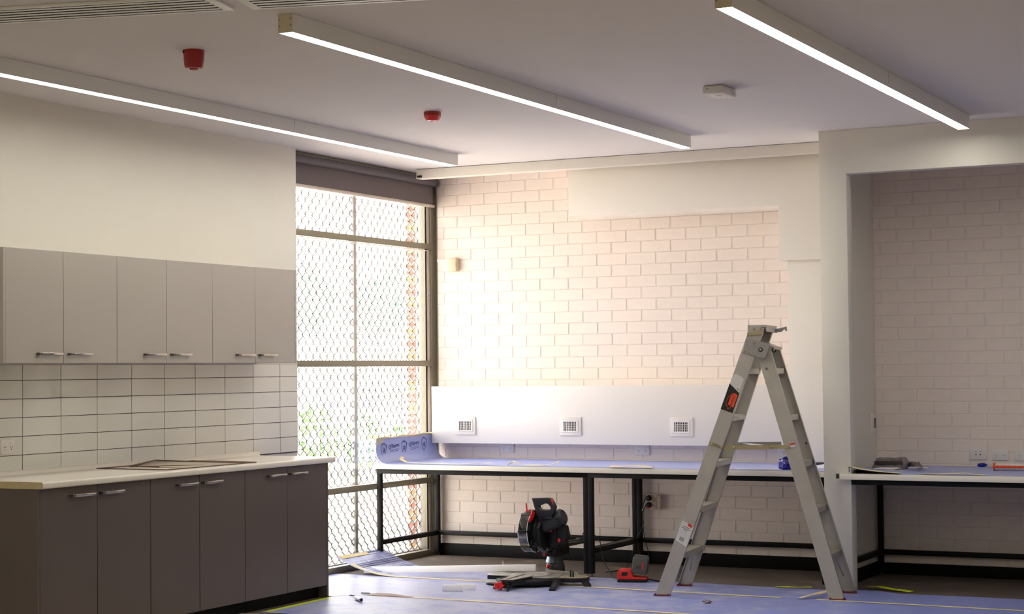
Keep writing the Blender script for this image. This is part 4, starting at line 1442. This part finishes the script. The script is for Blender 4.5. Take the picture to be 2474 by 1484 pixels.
# bevel column
cb0 = Vector((1.500, -1.165, 0))
m = MB()
m.use(0).lathe([(0.062, 0.030), (0.066, 0.055), (0.066, 0.085), (0.060, 0.115), (0.056, 0.118), (0.050, 0.150), (0.046, 0.185), (0.050, 0.215)], cb0, n=28)
m.use(0).box(cb0.x - 0.055, cb0.y - 0.30, 0.040, cb0.x + 0.055, cb0.y + 0.02, 0.066)
m.build('column', [SAWGRY], saw, bevel=0.002, seg=1)
m = MB()
g = [[cb0 + Vector((r_ * math.cos(t), r_ * math.sin(t), z)) for t in (3.5, 3.8, 4.1, 4.4, 4.7, 5.0)] for r_, z in ((0.0675, 0.118), (0.0665, 0.126), (0.056, 0.160), (0.050, 0.185))]
m.sheet(g, 0.002)
m.build('collar_highlight', mat('saw_collar_highlight', (120, 130, 142), 0.3, metal=0.4), saw)  # collar shell on the left side carries the column's grey-blue highlight
m = MB()
m.ball((1.486, -1.252, 0.098), 0.014, 0.016, 0.014, 12, 8)
m.build('bevel_knob', SAWRED, saw)
# slide rails and their housing
m = MB()
m.prism([(1.440, -1.26, 0.165), (1.440, -1.06, 0.165), (1.440, -1.04, 0.200), (1.440, -1.06, 0.250), (1.440, -1.20, 0.262), (1.440, -1.28, 0.230)], (0.115, 0, 0))
m.build('rail_housing', SAWBLK, saw, bevel=0.008)
for x in (1.470, 1.525):
    MB().cyl((x, -1.36, 0.226), (x, -0.70, 0.226), 0.0145, n=16).build('slide_rail', DARKNICKEL, saw)
m = MB()
m.box(1.448, -0.712, 0.206, 1.547, -0.690, 0.246)
m.build('rail_end_plate', SAWBLK, saw, bevel=0.004)
# head: arm casting, motor, guard, blade, handle
m = MB()
m.prism([(1.470, -1.44, 0.250), (1.470, -1.30, 0.190), (1.470, -1.17, 0.215), (1.470, -1.15, 0.300), (1.470, -1.24, 0.430), (1.470, -1.38, 0.450), (1.470, -1.47, 0.38)], (0.055, 0, 0))
m.prism([(1.520, -1.34, 0.235), (1.520, -1.19, 0.235), (1.520, -1.16, 0.300), (1.520, -1.20, 0.380), (1.520, -1.34, 0.380)], (0.080, 0, 0))
m.build('head_casting', SAWBLK, saw, bevel=0.010, seg=3)
md = Vector((1, 0.0, 0.44)).normalized()
mo = Vector((1.505, -1.36, 0.388))
m = MB()
m.lathe([(0.045, 0.0), (0.060, 0.008), (0.061, 0.060), (0.060, 0.135), (0.057, 0.158), (0.044, 0.172)], mo, md, 28)
m.build('motor_housing', SAWGRY, saw)
m = MB()
for k in range(6):
    t = -0.2 + k * 0.35
    a_ = md.orthogonal().normalized()
    b_ = md.cross(a_)
    c = mo + md * 0.140 + (a_ * math.cos(t + 2.6) + b_ * math.sin(t + 2.6)) * 0.0585
    m.obox(c, md * 0.013, (b_ * math.cos(t + 2.6) - a_ * math.sin(t + 2.6)) * 0.0028, (a_ * math.cos(t + 2.6) + b_ * math.sin(t + 2.6)) * 0.003)
m.build('motor_vent', HOLE, saw)
m = MB()
m.prism([(1.590, -1.36, 0.255), (1.655, -1.36, 0.262), (1.682, -1.36, 0.312), (1.664, -1.36, 0.390), (1.600, -1.36, 0.400)], (0, 0.07, 0))
m.build('dust_chute', SAWBLK, saw, bevel=0.012, seg=3)
GC = Vector((1.443, -1.41, 0.355))


def arcpts(r_, a0, a1, n_, x):
    return [Vector((x, GC.y + r_ * math.cos(a0 + (a1 - a0) * k / n_), GC.z + r_ * math.sin(a0 + (a1 - a0) * k / n_))) for k in range(n_ + 1)]


# upper guard (black): covers the rear upper half; angle 0 = back (+y), 90deg = up
m = MB()
ug = arcpts(0.142, math.radians(-35), math.radians(150), 22, GC.x - 0.030)
m.prism(ug + [Vector((GC.x - 0.030, GC.y - 0.060, GC.z - 0.010)), Vector((GC.x - 0.030, GC.y + 0.02, GC.z - 0.085))], (0.062, 0, 0))
m.build('upper_guard', SAWBLK, saw, bevel=0.008, seg=2)
m = MB()
lg_o = arcpts(0.145, math.radians(130), math.radians(300), 22, GC.x - 0.034)
lg_i = arcpts(0.020, math.radians(130), math.radians(300), 22, GC.x - 0.034)
for xx in (GC.x - 0.034, GC.x + 0.032):
    o_ = [Vector((xx, p.y, p.z)) for p in lg_o]
    i_ = [Vector((xx, p.y, p.z)) for p in lg_i]
    n_ = len(o_)
    m.add(o_ + i_, [(k, k + 1, n_ + k + 1, n_ + k) for k in range(n_ - 1)])
o_ = [Vector((GC.x - 0.034, p.y, p.z)) for p in lg_o]
i_ = [Vector((GC.x + 0.032, p.y, p.z)) for p in lg_o]
n_ = len(o_)
m.add(o_ + i_, [(k, k + 1, n_ + k + 1, n_ + k) for k in range(n_ - 1)])
m.build('lower_guard', SAWCLR, saw)
m = MB()
for xx in (GC.x - 0.034, GC.x + 0.033):
    m.tube([Vector((xx, p.y, p.z)) for p in lg_o], 0.0022, 6)
m.build('guard_rim_glint', PLASTW, saw)  # white rim lines imitate the glint of light through the clear guard
m = MB()
for a in (128, 178, 225, 268, 300):
    t = math.radians(a)
    d = Vector((0, math.cos(t), math.sin(t)))
    m.obox(GC + d * 0.138, Vector((0.036, 0, 0)), d * 0.010, Vector((0, -d.z, d.y)) * (0.012 if a in (128, 225) else 0.007))
    m.obox(GC + d * 0.085 + Vector((0.033, 0, 0)), Vector((0.003, 0, 0)), d * 0.058, Vector((0, -d.z, d.y)) * 0.008)
m.build('guard_rib', SAWBLK, saw, bevel=0.002, seg=1)
m = MB()
bl_pts = []
for k in range(60):
    r_ = 0.110 if k % 2 else 0.105
    bl_pts.append(Vector((GC.x - 0.001, GC.y + r_ * math.cos(2 * PI * k / 60), GC.z + r_ * math.sin(2 * PI * k / 60))))
m.prism(bl_pts, (0.002, 0, 0))
m.build('blade', BLADE, saw, smooth=0)
m = MB()
m.lathe([(0.085, 0.0), (0.088, 0.016), (0.070, 0.030), (0.040, 0.036)], GC + Vector((0.030, 0.01, 0)), (1, 0, 0), 28)
m.build('gear_cover', SAWBLK, saw)
m = MB()
for (dy, dz) in ((0.0, 0.062), (-0.055, 0.01), (0.045, -0.05), (0.06, 0.035)):
    m.lathe([(0.0065, 0), (0.005, 0.003), (0.002, 0.0035)], GC + Vector((0.050, dy, dz)), (1, 0, 0), 10)
m.build('cover_screw', SAWALU, saw)
# handle: closed D grip
HY = -1.44
outer = [(1.456, 0.577), (1.520, 0.579), (1.581, 0.582), (1.600, 0.577), (1.620, 0.545), (1.632, 0.522), (1.624, 0.490), (1.612, 0.470), (1.560, 0.455), (1.500, 0.448), (1.488, 0.480), (1.470, 0.530)]
inner = [(1.508, 0.527), (1.528, 0.533), (1.545, 0.541), (1.570, 0.543), (1.585, 0.534), (1.596, 0.520), (1.599, 0.508), (1.594, 0.500), (1.570, 0.498), (1.540, 0.499), (1.522, 0.503), (1.510, 0.515)]
m = MB().ring([(a, HY, b) for a, b in outer], [(a, HY, b) for a, b in inner], (0, 0.040, 0))
m.build('grip', SAWGRY, saw, bevel=0.007, seg=3)
m = MB().prism([(1.512, HY + 0.010, 0.500), (1.600, HY + 0.010, 0.500), (1.605, HY + 0.010, 0.440), (1.520, HY + 0.010, 0.430)], (0, 0.06, 0))
m.build('grip_base', SAWGRY, saw, bevel=0.008)
m = MB().prism([(1.600, HY - 0.001, 0.572), (1.606, HY - 0.001, 0.570), (1.622, HY - 0.001, 0.538), (1.617, HY - 0.001, 0.534)], (0, 0.030, 0))
m.build('trigger_lock', SAWRED, saw, bevel=0.001)
# red guard lever
m = MB()
m.tube([(1.462, -1.475, 0.500), (1.440, -1.478, 0.485), (1.436, -1.480, 0.545)], [0.006, 0.007, 0.0055], 8)
m.prism([(1.476, -1.492, 0.478), (1.476, -1.478, 0.500), (1.476, -1.440, 0.478), (1.476, -1.462, 0.448), (1.476, -1.520, 0.418), (1.476, -1.535, 0.434)], (0.008, 0, 0))
m.build('guard_lever', SAWRED, saw, bevel=0.002)
for (x, y, z, r_) in ((1.566, -1.31, 0.358, 0.013), (1.628, -1.31, 0.290, 0.012), (1.512, -1.30, 0.190, 0.008)):
    MB().ball((x, y - 0.06, z), r_, r_, r_ * 1.2, 12, 8).build('clamp_knob', SAWRED, saw)
# cord of the saw
pth = [(1.560, -1.20, 0.245), (1.545, -1.05, 0.252), (1.575, -0.90, 0.250), (1.598, -0.885, 0.252), (1.582, -0.885, 0.272), (1.585, -0.885, 0.297), (1.610, -0.880, 0.306), (1.640, -0.86, 0.296), (1.694, -0.85, 0.245),
       (1.708, -0.85, 0.160), (1.738, -0.86, 0.085), (1.80, -0.90, 0.030), (1.87, -1.00, 0.012), (1.925, -1.06, 0.010)]
sm = []
for i in range(len(pth) - 1):
    p0, p1 = Vector(pth[max(i - 1, 0)]), Vector(pth[i])
    p2, p3 = Vector(pth[i + 1]), Vector(pth[min(i + 2, len(pth) - 1)])
    for t in (0, 0.25, 0.5, 0.75):
        sm.append(0.5 * ((2 * p1) + (p2 - p0) * t + (2 * p0 - 5 * p1 + 4 * p2 - p3) * t * t + (3 * p1 - p0 - 3 * p2 + p3) * t ** 3))
MB().tube(sm, 0.0034, 6).build('cord', CORD, saw)

# ---------------------------------------------------------------- battery charger
CA = math.radians(18)
ch = thing('battery_charger', (2.045, -1.10, 0.0), 'red battery charger on the floor left of the ladder', 'charger', None, CA)
m = MB().box(-0.095, -0.065, 0.004, 0.105, 0.065, 0.022)
m.build('base', SAWBLK, ch, bevel=0.003, local=True)
m = MB().prism([(-0.095, -0.063, 0.022), (0.105, -0.063, 0.022), (0.105, -0.063, 0.034), (0.012, -0.063, 0.040), (-0.008, -0.063, 0.088), (-0.082, -0.063, 0.088), (-0.095, -0.063, 0.070)], (0, 0.126, 0))
m.build('shell', SAWRED, ch, bevel=0.005, local=True)
m = MB().obox((-0.045, -0.064, 0.060), (0.020, 0, 0), (0, 0.0015, 0), (0.003, 0, 0.012))
m.build('vent_panel', CORD, ch, local=True)
m = MB().tube([(0.105, 0.03, 0.016), (0.135, 0.02, 0.014), (0.165, -0.01, 0.008), (0.195, -0.03, 0.006), (0.205, -0.015, 0.006), (0.180, 0.010, 0.007), (0.150, 0.020, 0.010), (0.125, 0.015, 0.014)], 0.004, 6)
m.build('cord_loop', CORD, ch, local=True)
bt = thing('battery_pack', (2.085, -1.09, 0.045), 'grey tool battery seated on the red charger', 'battery', None, CA)
ca_, sa_ = math.cos(-0.12), math.sin(-0.12)
ax_, az_ = Vector((ca_, 0, sa_)), Vector((-sa_, 0, ca_))
cc = Vector((0.018, -0.005, 0.072))
MB().obox(cc, ax_ * 0.052, (0, 0.060, 0), az_ * 0.056).build('case', BATT, bt, bevel=0.009, seg=3, local=True)
MB().obox(cc + az_ * 0.057, ax_ * 0.046, (0, 0.050, 0), az_ * 0.005).build('terminal_deck', BATT, bt, bevel=0.003, local=True)
m = MB()
for k in range(5):
    m.obox(cc + az_ * 0.058 + ax_ * (-0.036 + 0.018 * k) - Vector((0, 0.050, 0)), ax_ * 0.004, (0, 0.006, 0), az_ * 0.007)
m.build('ridge', BATT, bt, local=True)
MB().obox(cc + Vector((0, -0.0605, 0)) + ax_ * 0.018, ax_ * 0.005, (0, 0.0008, 0), az_ * 0.022).build('red_flash', SAWRED, bt, local=True)
MB().obox(cc + Vector((0, -0.0603, 0)) + ax_ * -0.004 - az_ * 0.012, ax_ * 0.022, (0, 0.0006, 0), az_ * 0.010).build('rating_label', LABELT, bt, local=True)

# ---------------------------------------------------------------- floor films, tape and scraps
FA = math.radians(-1.6)
fe, fn = Vector((math.cos(FA), math.sin(FA), 0)), Vector((-math.sin(FA), math.cos(FA), 0))
rows_ = [(-0.90, -1.495, 'blue floor film strip nearest the benches, left end curled at the window'),
         (-1.497, -2.430, 'blue floor film strip with the saw offcuts and the small tube side'),
         (-2.432, -3.39, 'blue floor film strip along the bottom of the picture')]
for i, (ya, yb, lab) in enumerate(rows_):
    g = []
    nx_, ny_ = 40, 6
    for k in range(nx_ + 1):
        x = (-0.08 if i == 0 else (-0.10 if i == 1 else 0.585)) + (6.6) * k / nx_
        row = []
        for j in range(ny_ + 1):
            f = j / ny_
            y = ya + (yb - ya) * f + (x - 1.2) * math.tan(FA) * (1 if (j > 0 or i > 0) else 1)
            if i == 0 and j == 0:
                y = ya - 0.018 * x + 0.02 * math.sin(3.1 * x) - (0.10 if x > 2.2 else 0.05 * max(0, x) / 2.2)
                if 3.5 < x < 3.75:
                    y += 0.10
            z = 0.0012 + 0.0012 * (math.sin(7 * x + 3 * y) * 0.5 + 0.5)
            if i == 0 and x < 0.40:
                q_ = (0.40 - x) / 0.48
                y -= 0.05 * q_ * f
                z += 0.125 * q_ ** 2.0
                y += 0.05 * q_ * (1 - f)
            if i == 1 and j == ny_ and x < 0.6:
                y, z = -2.590, z + 0.002
            row.append((x, y, z))
        g.append(row)
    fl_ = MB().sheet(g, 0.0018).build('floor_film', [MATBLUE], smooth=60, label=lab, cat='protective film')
    if i == 0:
        film0 = fl_
# darker ribbed backing showing on the curled end, with its printing
g = []
for k in range(9):
    x = -0.075 + 0.30 * k / 8
    row = []
    for j in range(7):
        f = j / 6
        q_ = (0.40 - x) / 0.48
        ya = -0.90 - 0.018 * x + 0.02 * math.sin(3.1 * x)
        y = ya + (-1.495 - ya) * f + (x - 1.2) * math.tan(FA) * f + 0.05 * q_ * (1 - f)
        row.append((x, y, 0.0052 + 0.125 * q_ ** 2))
    g.append(row)
MB().sheet(g, 0.0006).build('ribbed_face', MATDARK, film0, smooth=60)
for r_ in range(10):
    x = -0.06 + 0.028 * r_
    q_ = (0.40 - x) / 0.48
    pp = []
    for j in range(7):
        f = 0.02 + 0.93 * j / 6
        ya = -0.90 - 0.018 * x + 0.02 * math.sin(3.1 * x)
        pp.append((x, ya + (-1.495 - ya) * f + (x - 1.2) * math.tan(FA) * f + 0.05 * q_ * (1 - f), 0.0065 + 0.125 * q_ ** 2))
    MB().tube(pp, 0.0013, 4).build('rib', INK, film0, smooth=0)
g = []
for k in range(8):
    y = -1.46 + 0.05 * k
    g.append([(-0.070, y, 0.1285 + 0.003 * math.sin(k)), (-0.035, y, 0.1115 + 0.002 * math.sin(k * 2))])
MB().sheet(g, 0.001).build('edge_tape', CREAM, film0, smooth=60)
m = MB()
for yc in (-1.30, -1.06):
    pp = []
    for k in range(11):
        t = 2 * PI * k / 10
        x, y = 0.06 + 0.05 * math.sin(t), yc + 0.035 * math.cos(t)
        q_ = (0.40 - x) / 0.48
        pp.append((x, y, 0.0068 + 0.125 * q_ ** 2))
    m.tube(pp, 0.0013, 4)
m.build('printed_shield', INK, film0, smooth=0)


def floor_tape(path, wd, label, m_=CREAM, z=0.0052, name='floor_tape', th=0.0008):
    g = []
    for i, p in enumerate(path):
        p = Vector((p[0], p[1], p[2] if len(p) > 2 else z))
        d = Vector(path[min(i + 1, len(path) - 1)][:2] + (0,)) - Vector(path[max(i - 1, 0)][:2] + (0,))
        s_ = Vector((-d.y, d.x, 0)).normalized() * wd / 2
        g.append([p - s_, p + s_])
    return MB().sheet(g, th).build(name, m_, smooth=60, label=label, cat='tape')


def seam(y0, xa, xb, n_=24):
    return [(xa + (xb - xa) * k / n_, y0 + (xa + (xb - xa) * k / n_ - 1.2) * math.tan(FA)) for k in range(n_ + 1)]


pt = []
for k in range(30):
    x = -0.07 + 0.47 * k / 12
    q_ = max(0, (0.40 - x) / 0.48)
    pt.append((x, -1.497 + (x - 1.2) * math.tan(FA) + 0.002, 0.0062 + 0.125 * q_ ** 2))
    if x > 0.45:
        break
pt += [(x, y, 0.0052) for x, y in seam(-1.496, 0.5, 3.25, 16)]
floor_tape(pt, 0.040, 'cream tape seam running from the curled film to the ladder')
floor_tape([(x, y, 0.0052) for x, y in seam(-1.496, 3.48, 6.4, 12)], 0.036, 'cream tape seam running right from under the ladder foot')
floor_tape(seam(-2.431, 0.72, 6.4, 24), 0.034, 'cream tape seam along the bottom of the floor film')
# raised buckle in the nearer seam
m = MB().sheet([[(0.72, -2.40, 0.005), (0.72, -2.43, 0.005)], [(0.82, -2.405, 0.016), (0.82, -2.425, 0.006)], [(0.92, -2.41, 0.018), (0.92, -2.432, 0.006)], [(1.10, -2.415, 0.005), (1.10, -2.435, 0.005)]], 0.001)
m.build('lifted_edge', RACKB, None, smooth=60, label='dark lifted edge of the film seam near the kitchen', cat='film edge')
crumple('tape_strip', [(3.38, -1.585, 0.008), (3.42, -1.50, 0.018), (3.46, -1.42, 0.024), (3.50, -1.33, 0.030), (3.52, -1.27, 0.034)], 0.035, CREAM, 'twisted yellow tape on the floor beside the right ladder foot', 'tape', 0.008)
crumple('tape_strip', [(3.61, -0.86, 0.006), (3.70, -0.905, 0.016), (3.80, -0.94, 0.012), (3.88, -0.965, 0.006), (3.93, -0.985, 0.004)], 0.05, LIME, 'lime green tape strip on the floor in front of the alcove', 'tape', 0.006)
crumple('tape_strip', [(3.05, -1.06, 0.006), (3.13, -1.055, 0.008), (3.20, -1.045, 0.007), (3.28, -1.02, 0.010)], 0.035, LIME, 'short pale green tape on the floor between the ladder legs', 'tape', 0.004)
crumple('tape_strip', [(0.60, -2.63, 0.003), (0.605, -2.85, 0.003), (0.61, -3.10, 0.003), (0.615, -3.36, 0.003)], 0.04, LIME, 'green tape along the floor at the kickboard of the base cabinets', 'tape', 0.002)
m = MB()
for k in range(7):
    t = 2 * PI * k / 7
    m.obox((2.92 + 0.022 * math.cos(t), -1.985 + 0.016 * math.sin(t), 0.012 + 0.004 * (k % 3)), (0.012 * math.cos(t + 1), 0.012 * math.sin(t + 1), 0.004), (0.004 * -math.sin(t + 1), 0.004 * math.cos(t + 1), 0.001), (0, 0, 0.0012))
m.add([(2.90, -2.0, 0.004), (2.95, -2.0, 0.004), (2.93, -1.96, 0.016)], [(0, 1, 2)])
m.build('wrapper_scrap', RACKB, smooth=0, label='small dark crumpled scrap on the film before the ladder', cat='scrap')
for k, (x, y, a, lab) in enumerate(((0.70, -2.36, 0.2, 'tiny dark chip on the film nearest the base cabinet corner'), (0.69, -2.50, -0.4, 'tiny dark sliver on the film at the cabinet corner, nearer the camera'))):
    MB().obox((x, y, 0.006), (0.03 * math.cos(a), 0.03 * math.sin(a), 0), (-0.004 * math.sin(a), 0.004 * math.cos(a), 0), (0, 0, 0.002)).build('timber_chip', CORD, label=lab, cat='chip')
# long white length of timber resting from the floor to the saw table
p0, p1 = Vector((0.060, -1.335, 0.023)), Vector((1.500, -1.476, 0.1125))
d = (p1 - p0)
Ld = d.length
d.normalize()
s_ = d.cross(Vector((0, 0, 1))).normalized()
MB().obox((p0 + p1) / 2, d * (Ld / 2), s_ * 0.010, s_.cross(d) * 0.022).build('timber_length', TIMBER, bevel=0.0015, label='long white timber length propped from the floor onto the saw table', cat='timber')
for (c, a, L_, lab) in (((1.172, -2.04, 0.024), 0.30, 0.068, 'white timber offcut nearer the camera, left of the saw'), ((1.215, -1.935, 0.021), 0.34, 0.060, 'white timber offcut just behind the other one, left of the saw')):
    MB().obox(c, (math.cos(a) * L_, math.sin(a) * L_, 0), (-math.sin(a) * 0.010, math.cos(a) * 0.010, 0), (0, 0, 0.0195)).build('timber_offcut', TIMBER, bevel=0.0012, label=lab, cat='timber', group='white timber offcuts on the floor')
m = MB()
q0, q1 = Vector((0.805, -2.650, 0.0165)), Vector((0.905, -2.744, 0.0165))
m.tube([q0, q0 + (q1 - q0) * 0.04, q1], [0.009, 0.0125, 0.0125], 18)
dd = (q1 - q0).normalized()
m.use(1).lathe([(0.009, 0.0), (0.009, 0.0006)], q1, dd, 14)
m.build('metal_tube', [TUBEM, HOLE], smooth=40, label='short silver tube lying on the film near the kitchen', cat='tube')

# ---------------------------------------------------------------- outside the window
gd = bx(-60, -40, -0.30, -0.30, 60, -0.14).build('ground', PAVE, kind='structure', smooth=0)
wo = bx(-0.44, 0.165, -0.2, -0.17, 0.45, 3.3).build('wall_outside', MORTAR, kind='structure', smooth=0)
for r_ in range(40):
    z0 = -0.18 + 0.086 * r_
    for (a, b) in (((-0.44, -0.345), (-0.335, -0.17)) if r_ % 2 else ((-0.44, -0.23), (-0.22, -0.17))):
        bx(a, 0.157, z0, b, 0.168, z0 + 0.076).build('brick', BRICKR if (r_ * 7 + int(a * 100)) % 5 > 1 else BRICKY, wo, smooth=0)


def foliage(c, rx, ry, rz, n_, leaf, seed):
    random.seed(seed)
    m = MB()
    for _ in range(n_):
        th, ph = random.uniform(0, 2 * PI), math.acos(random.uniform(-1, 1))
        r_ = random.uniform(0.55, 1.0)
        p = Vector((c[0] + rx * r_ * math.sin(ph) * math.cos(th), c[1] + ry * r_ * math.sin(ph) * math.sin(th), c[2] + rz * r_ * math.cos(ph)))
        u_ = Vector((random.uniform(-1, 1), random.uniform(-1, 1), random.uniform(-1, 1))).normalized()
        v_ = u_.orthogonal().normalized()
        s_ = leaf * random.uniform(0.6, 1.3)
        m.add([p - u_ * s_, p + v_ * s_ * 0.45, p + u_ * s_, p - v_ * s_ * 0.45], [(0, 1, 2, 3)])
    return m


shrubs = [((-8.45, 11.05, 0.40), .40, .42, .55, 'leafy green shrub outside nearest the kitchen side of the window'),
          ((-8.20, 12.00, 0.32), .32, .34, .46, 'leafy green shrub outside, middle of three seen through the mesh'),
          ((-7.95, 12.75, 0.20), .25, .28, .36, 'leafy green shrub outside near the brick pier side')]
for i, (c, rx, ry, rz, lab) in enumerate(shrubs):
    s_ = thing('garden_shrub', (c[0], c[1], -0.14), lab, 'shrub', 'shrubs outside the window')
    foliage(c, rx, ry, rz, 420, 0.075, 100 + i).build('foliage', LEAF, s_, smooth=0, kind='stuff')
    MB().cyl((c[0], c[1], -0.14), (c[0], c[1], c[2]), 0.02, n=8).build('stem', BARK, s_)
trees = [((-11.6, 15.2, 2.75), 0.8, 0.75, 0.75, 'pale leafy tree far outside at the left of the window view'), ((-10.9, 17.0, 2.65), .7, .75, 0.55, 'pale leafy tree far outside at the middle of the window view'),
         ((-12.6, 20.6, 3.0), .9, .9, 0.7, 'taller pale tree far outside behind the steel fence')]
for i, (c, rx, ry, rz, lab) in enumerate(trees):
    s_ = thing('garden_tree', (c[0], c[1], -0.14), lab, 'tree', 'trees beyond the fence')
    foliage(c, rx, ry, rz, 260, 0.16, 200 + i).build('foliage', LEAF2, s_, smooth=0, kind='stuff')
    MB().cyl((c[0], c[1], -0.14), (c[0], c[1], c[2]), 0.05, 0.03, n=8).build('trunk', BARK, s_)
# steel picket fence across the yard
f0, f1 = Vector((-5.75, 6.9, -0.14)), Vector((-5.1, 9.2, -0.14))
pf = thing('picket_fence', (f0 + f1) / 2, 'grey steel picket fence across the yard outside', 'fence')
dv = (f1 - f0).normalized()
dn = Vector((-dv.y, dv.x, 0))
LF = (f1 - f0).length
for z in (0.25, 1.75):
    MB().obox((f0 + f1) / 2 + Vector((0, 0, z)), dv * (LF / 2), dn * 0.018, (0, 0, 0.022)).build('rail', FENCEM, pf)
for k in range(20):
    c = f0 + dv * (LF * (k + 0.5) / 20)
    m = MB()
    m.obox(c + Vector((0, 0, 1.0)), dv * 0.012, dn * 0.012, (0, 0, 1.0))
    m.lathe([(0.020, 2.0), (0.026, 2.03), (0.003, 2.14)], c, n=6)
    m.build('picket', FENCEM, pf, smooth=0)
# low white garden rail in front of the shrubs
rl = thing('garden_rail', (-7.3, 9.7, -0.14), 'low white garden rail in front of the shrubs outside', 'rail')
g0, g1 = Vector((-7.45, 9.1, -0.14)), Vector((-7.1, 10.3, -0.14))
for z in (0.62, 0.84):
    MB().cyl(g0 + Vector((0, 0, z)), g1 + Vector((0, 0, z)), 0.018, n=8).build('rail', RAILW, rl)
for k in (0.0, 0.5, 1.0):
    c = g0 + (g1 - g0) * k
    MB().cyl(c, c + Vector((0, 0, 0.9)), 0.02, n=8).build('post', RAILW, rl)
# garden seat beyond the fence
gs = thing('garden_bench', (-8.6, 13.2, -0.14), 'dark garden seat far outside near the brick pier side of the window', 'seat')
h0, h1 = Vector((-8.75, 12.75, -0.14)), Vector((-8.45, 13.75, -0.14))
hv = (h1 - h0).normalized()
hn = Vector((-hv.y, hv.x, 0))
for z in (1.02, 1.14, 1.26):
    MB().obox((h0 + h1) / 2 + Vector((0, 0, z)), hv * 0.52, hn * 0.012, (0, 0, 0.045)).build('back_slat', PLANTER, gs)
for k in range(3):
    MB().obox((h0 + h1) / 2 + Vector((0, 0, 0.58)) - hn * (0.08 + 0.13 * k), hv * 0.52, hn * 0.05, (0, 0, 0.018)).build('seat_slat', PLANTER, gs)
for k in (0.03, 0.97):
    c = h0 + (h1 - h0) * k
    MB().obox(c + Vector((0, 0, 0.65)), hv * 0.025, hn * 0.02, (0, 0, 0.65)).build('leg', PLANTER, gs)
    MB().obox(c + Vector((0, 0, 0.28)) - hn * 0.38, hv * 0.025, hn * 0.02, (0, 0, 0.28)).build('leg', PLANTER, gs)
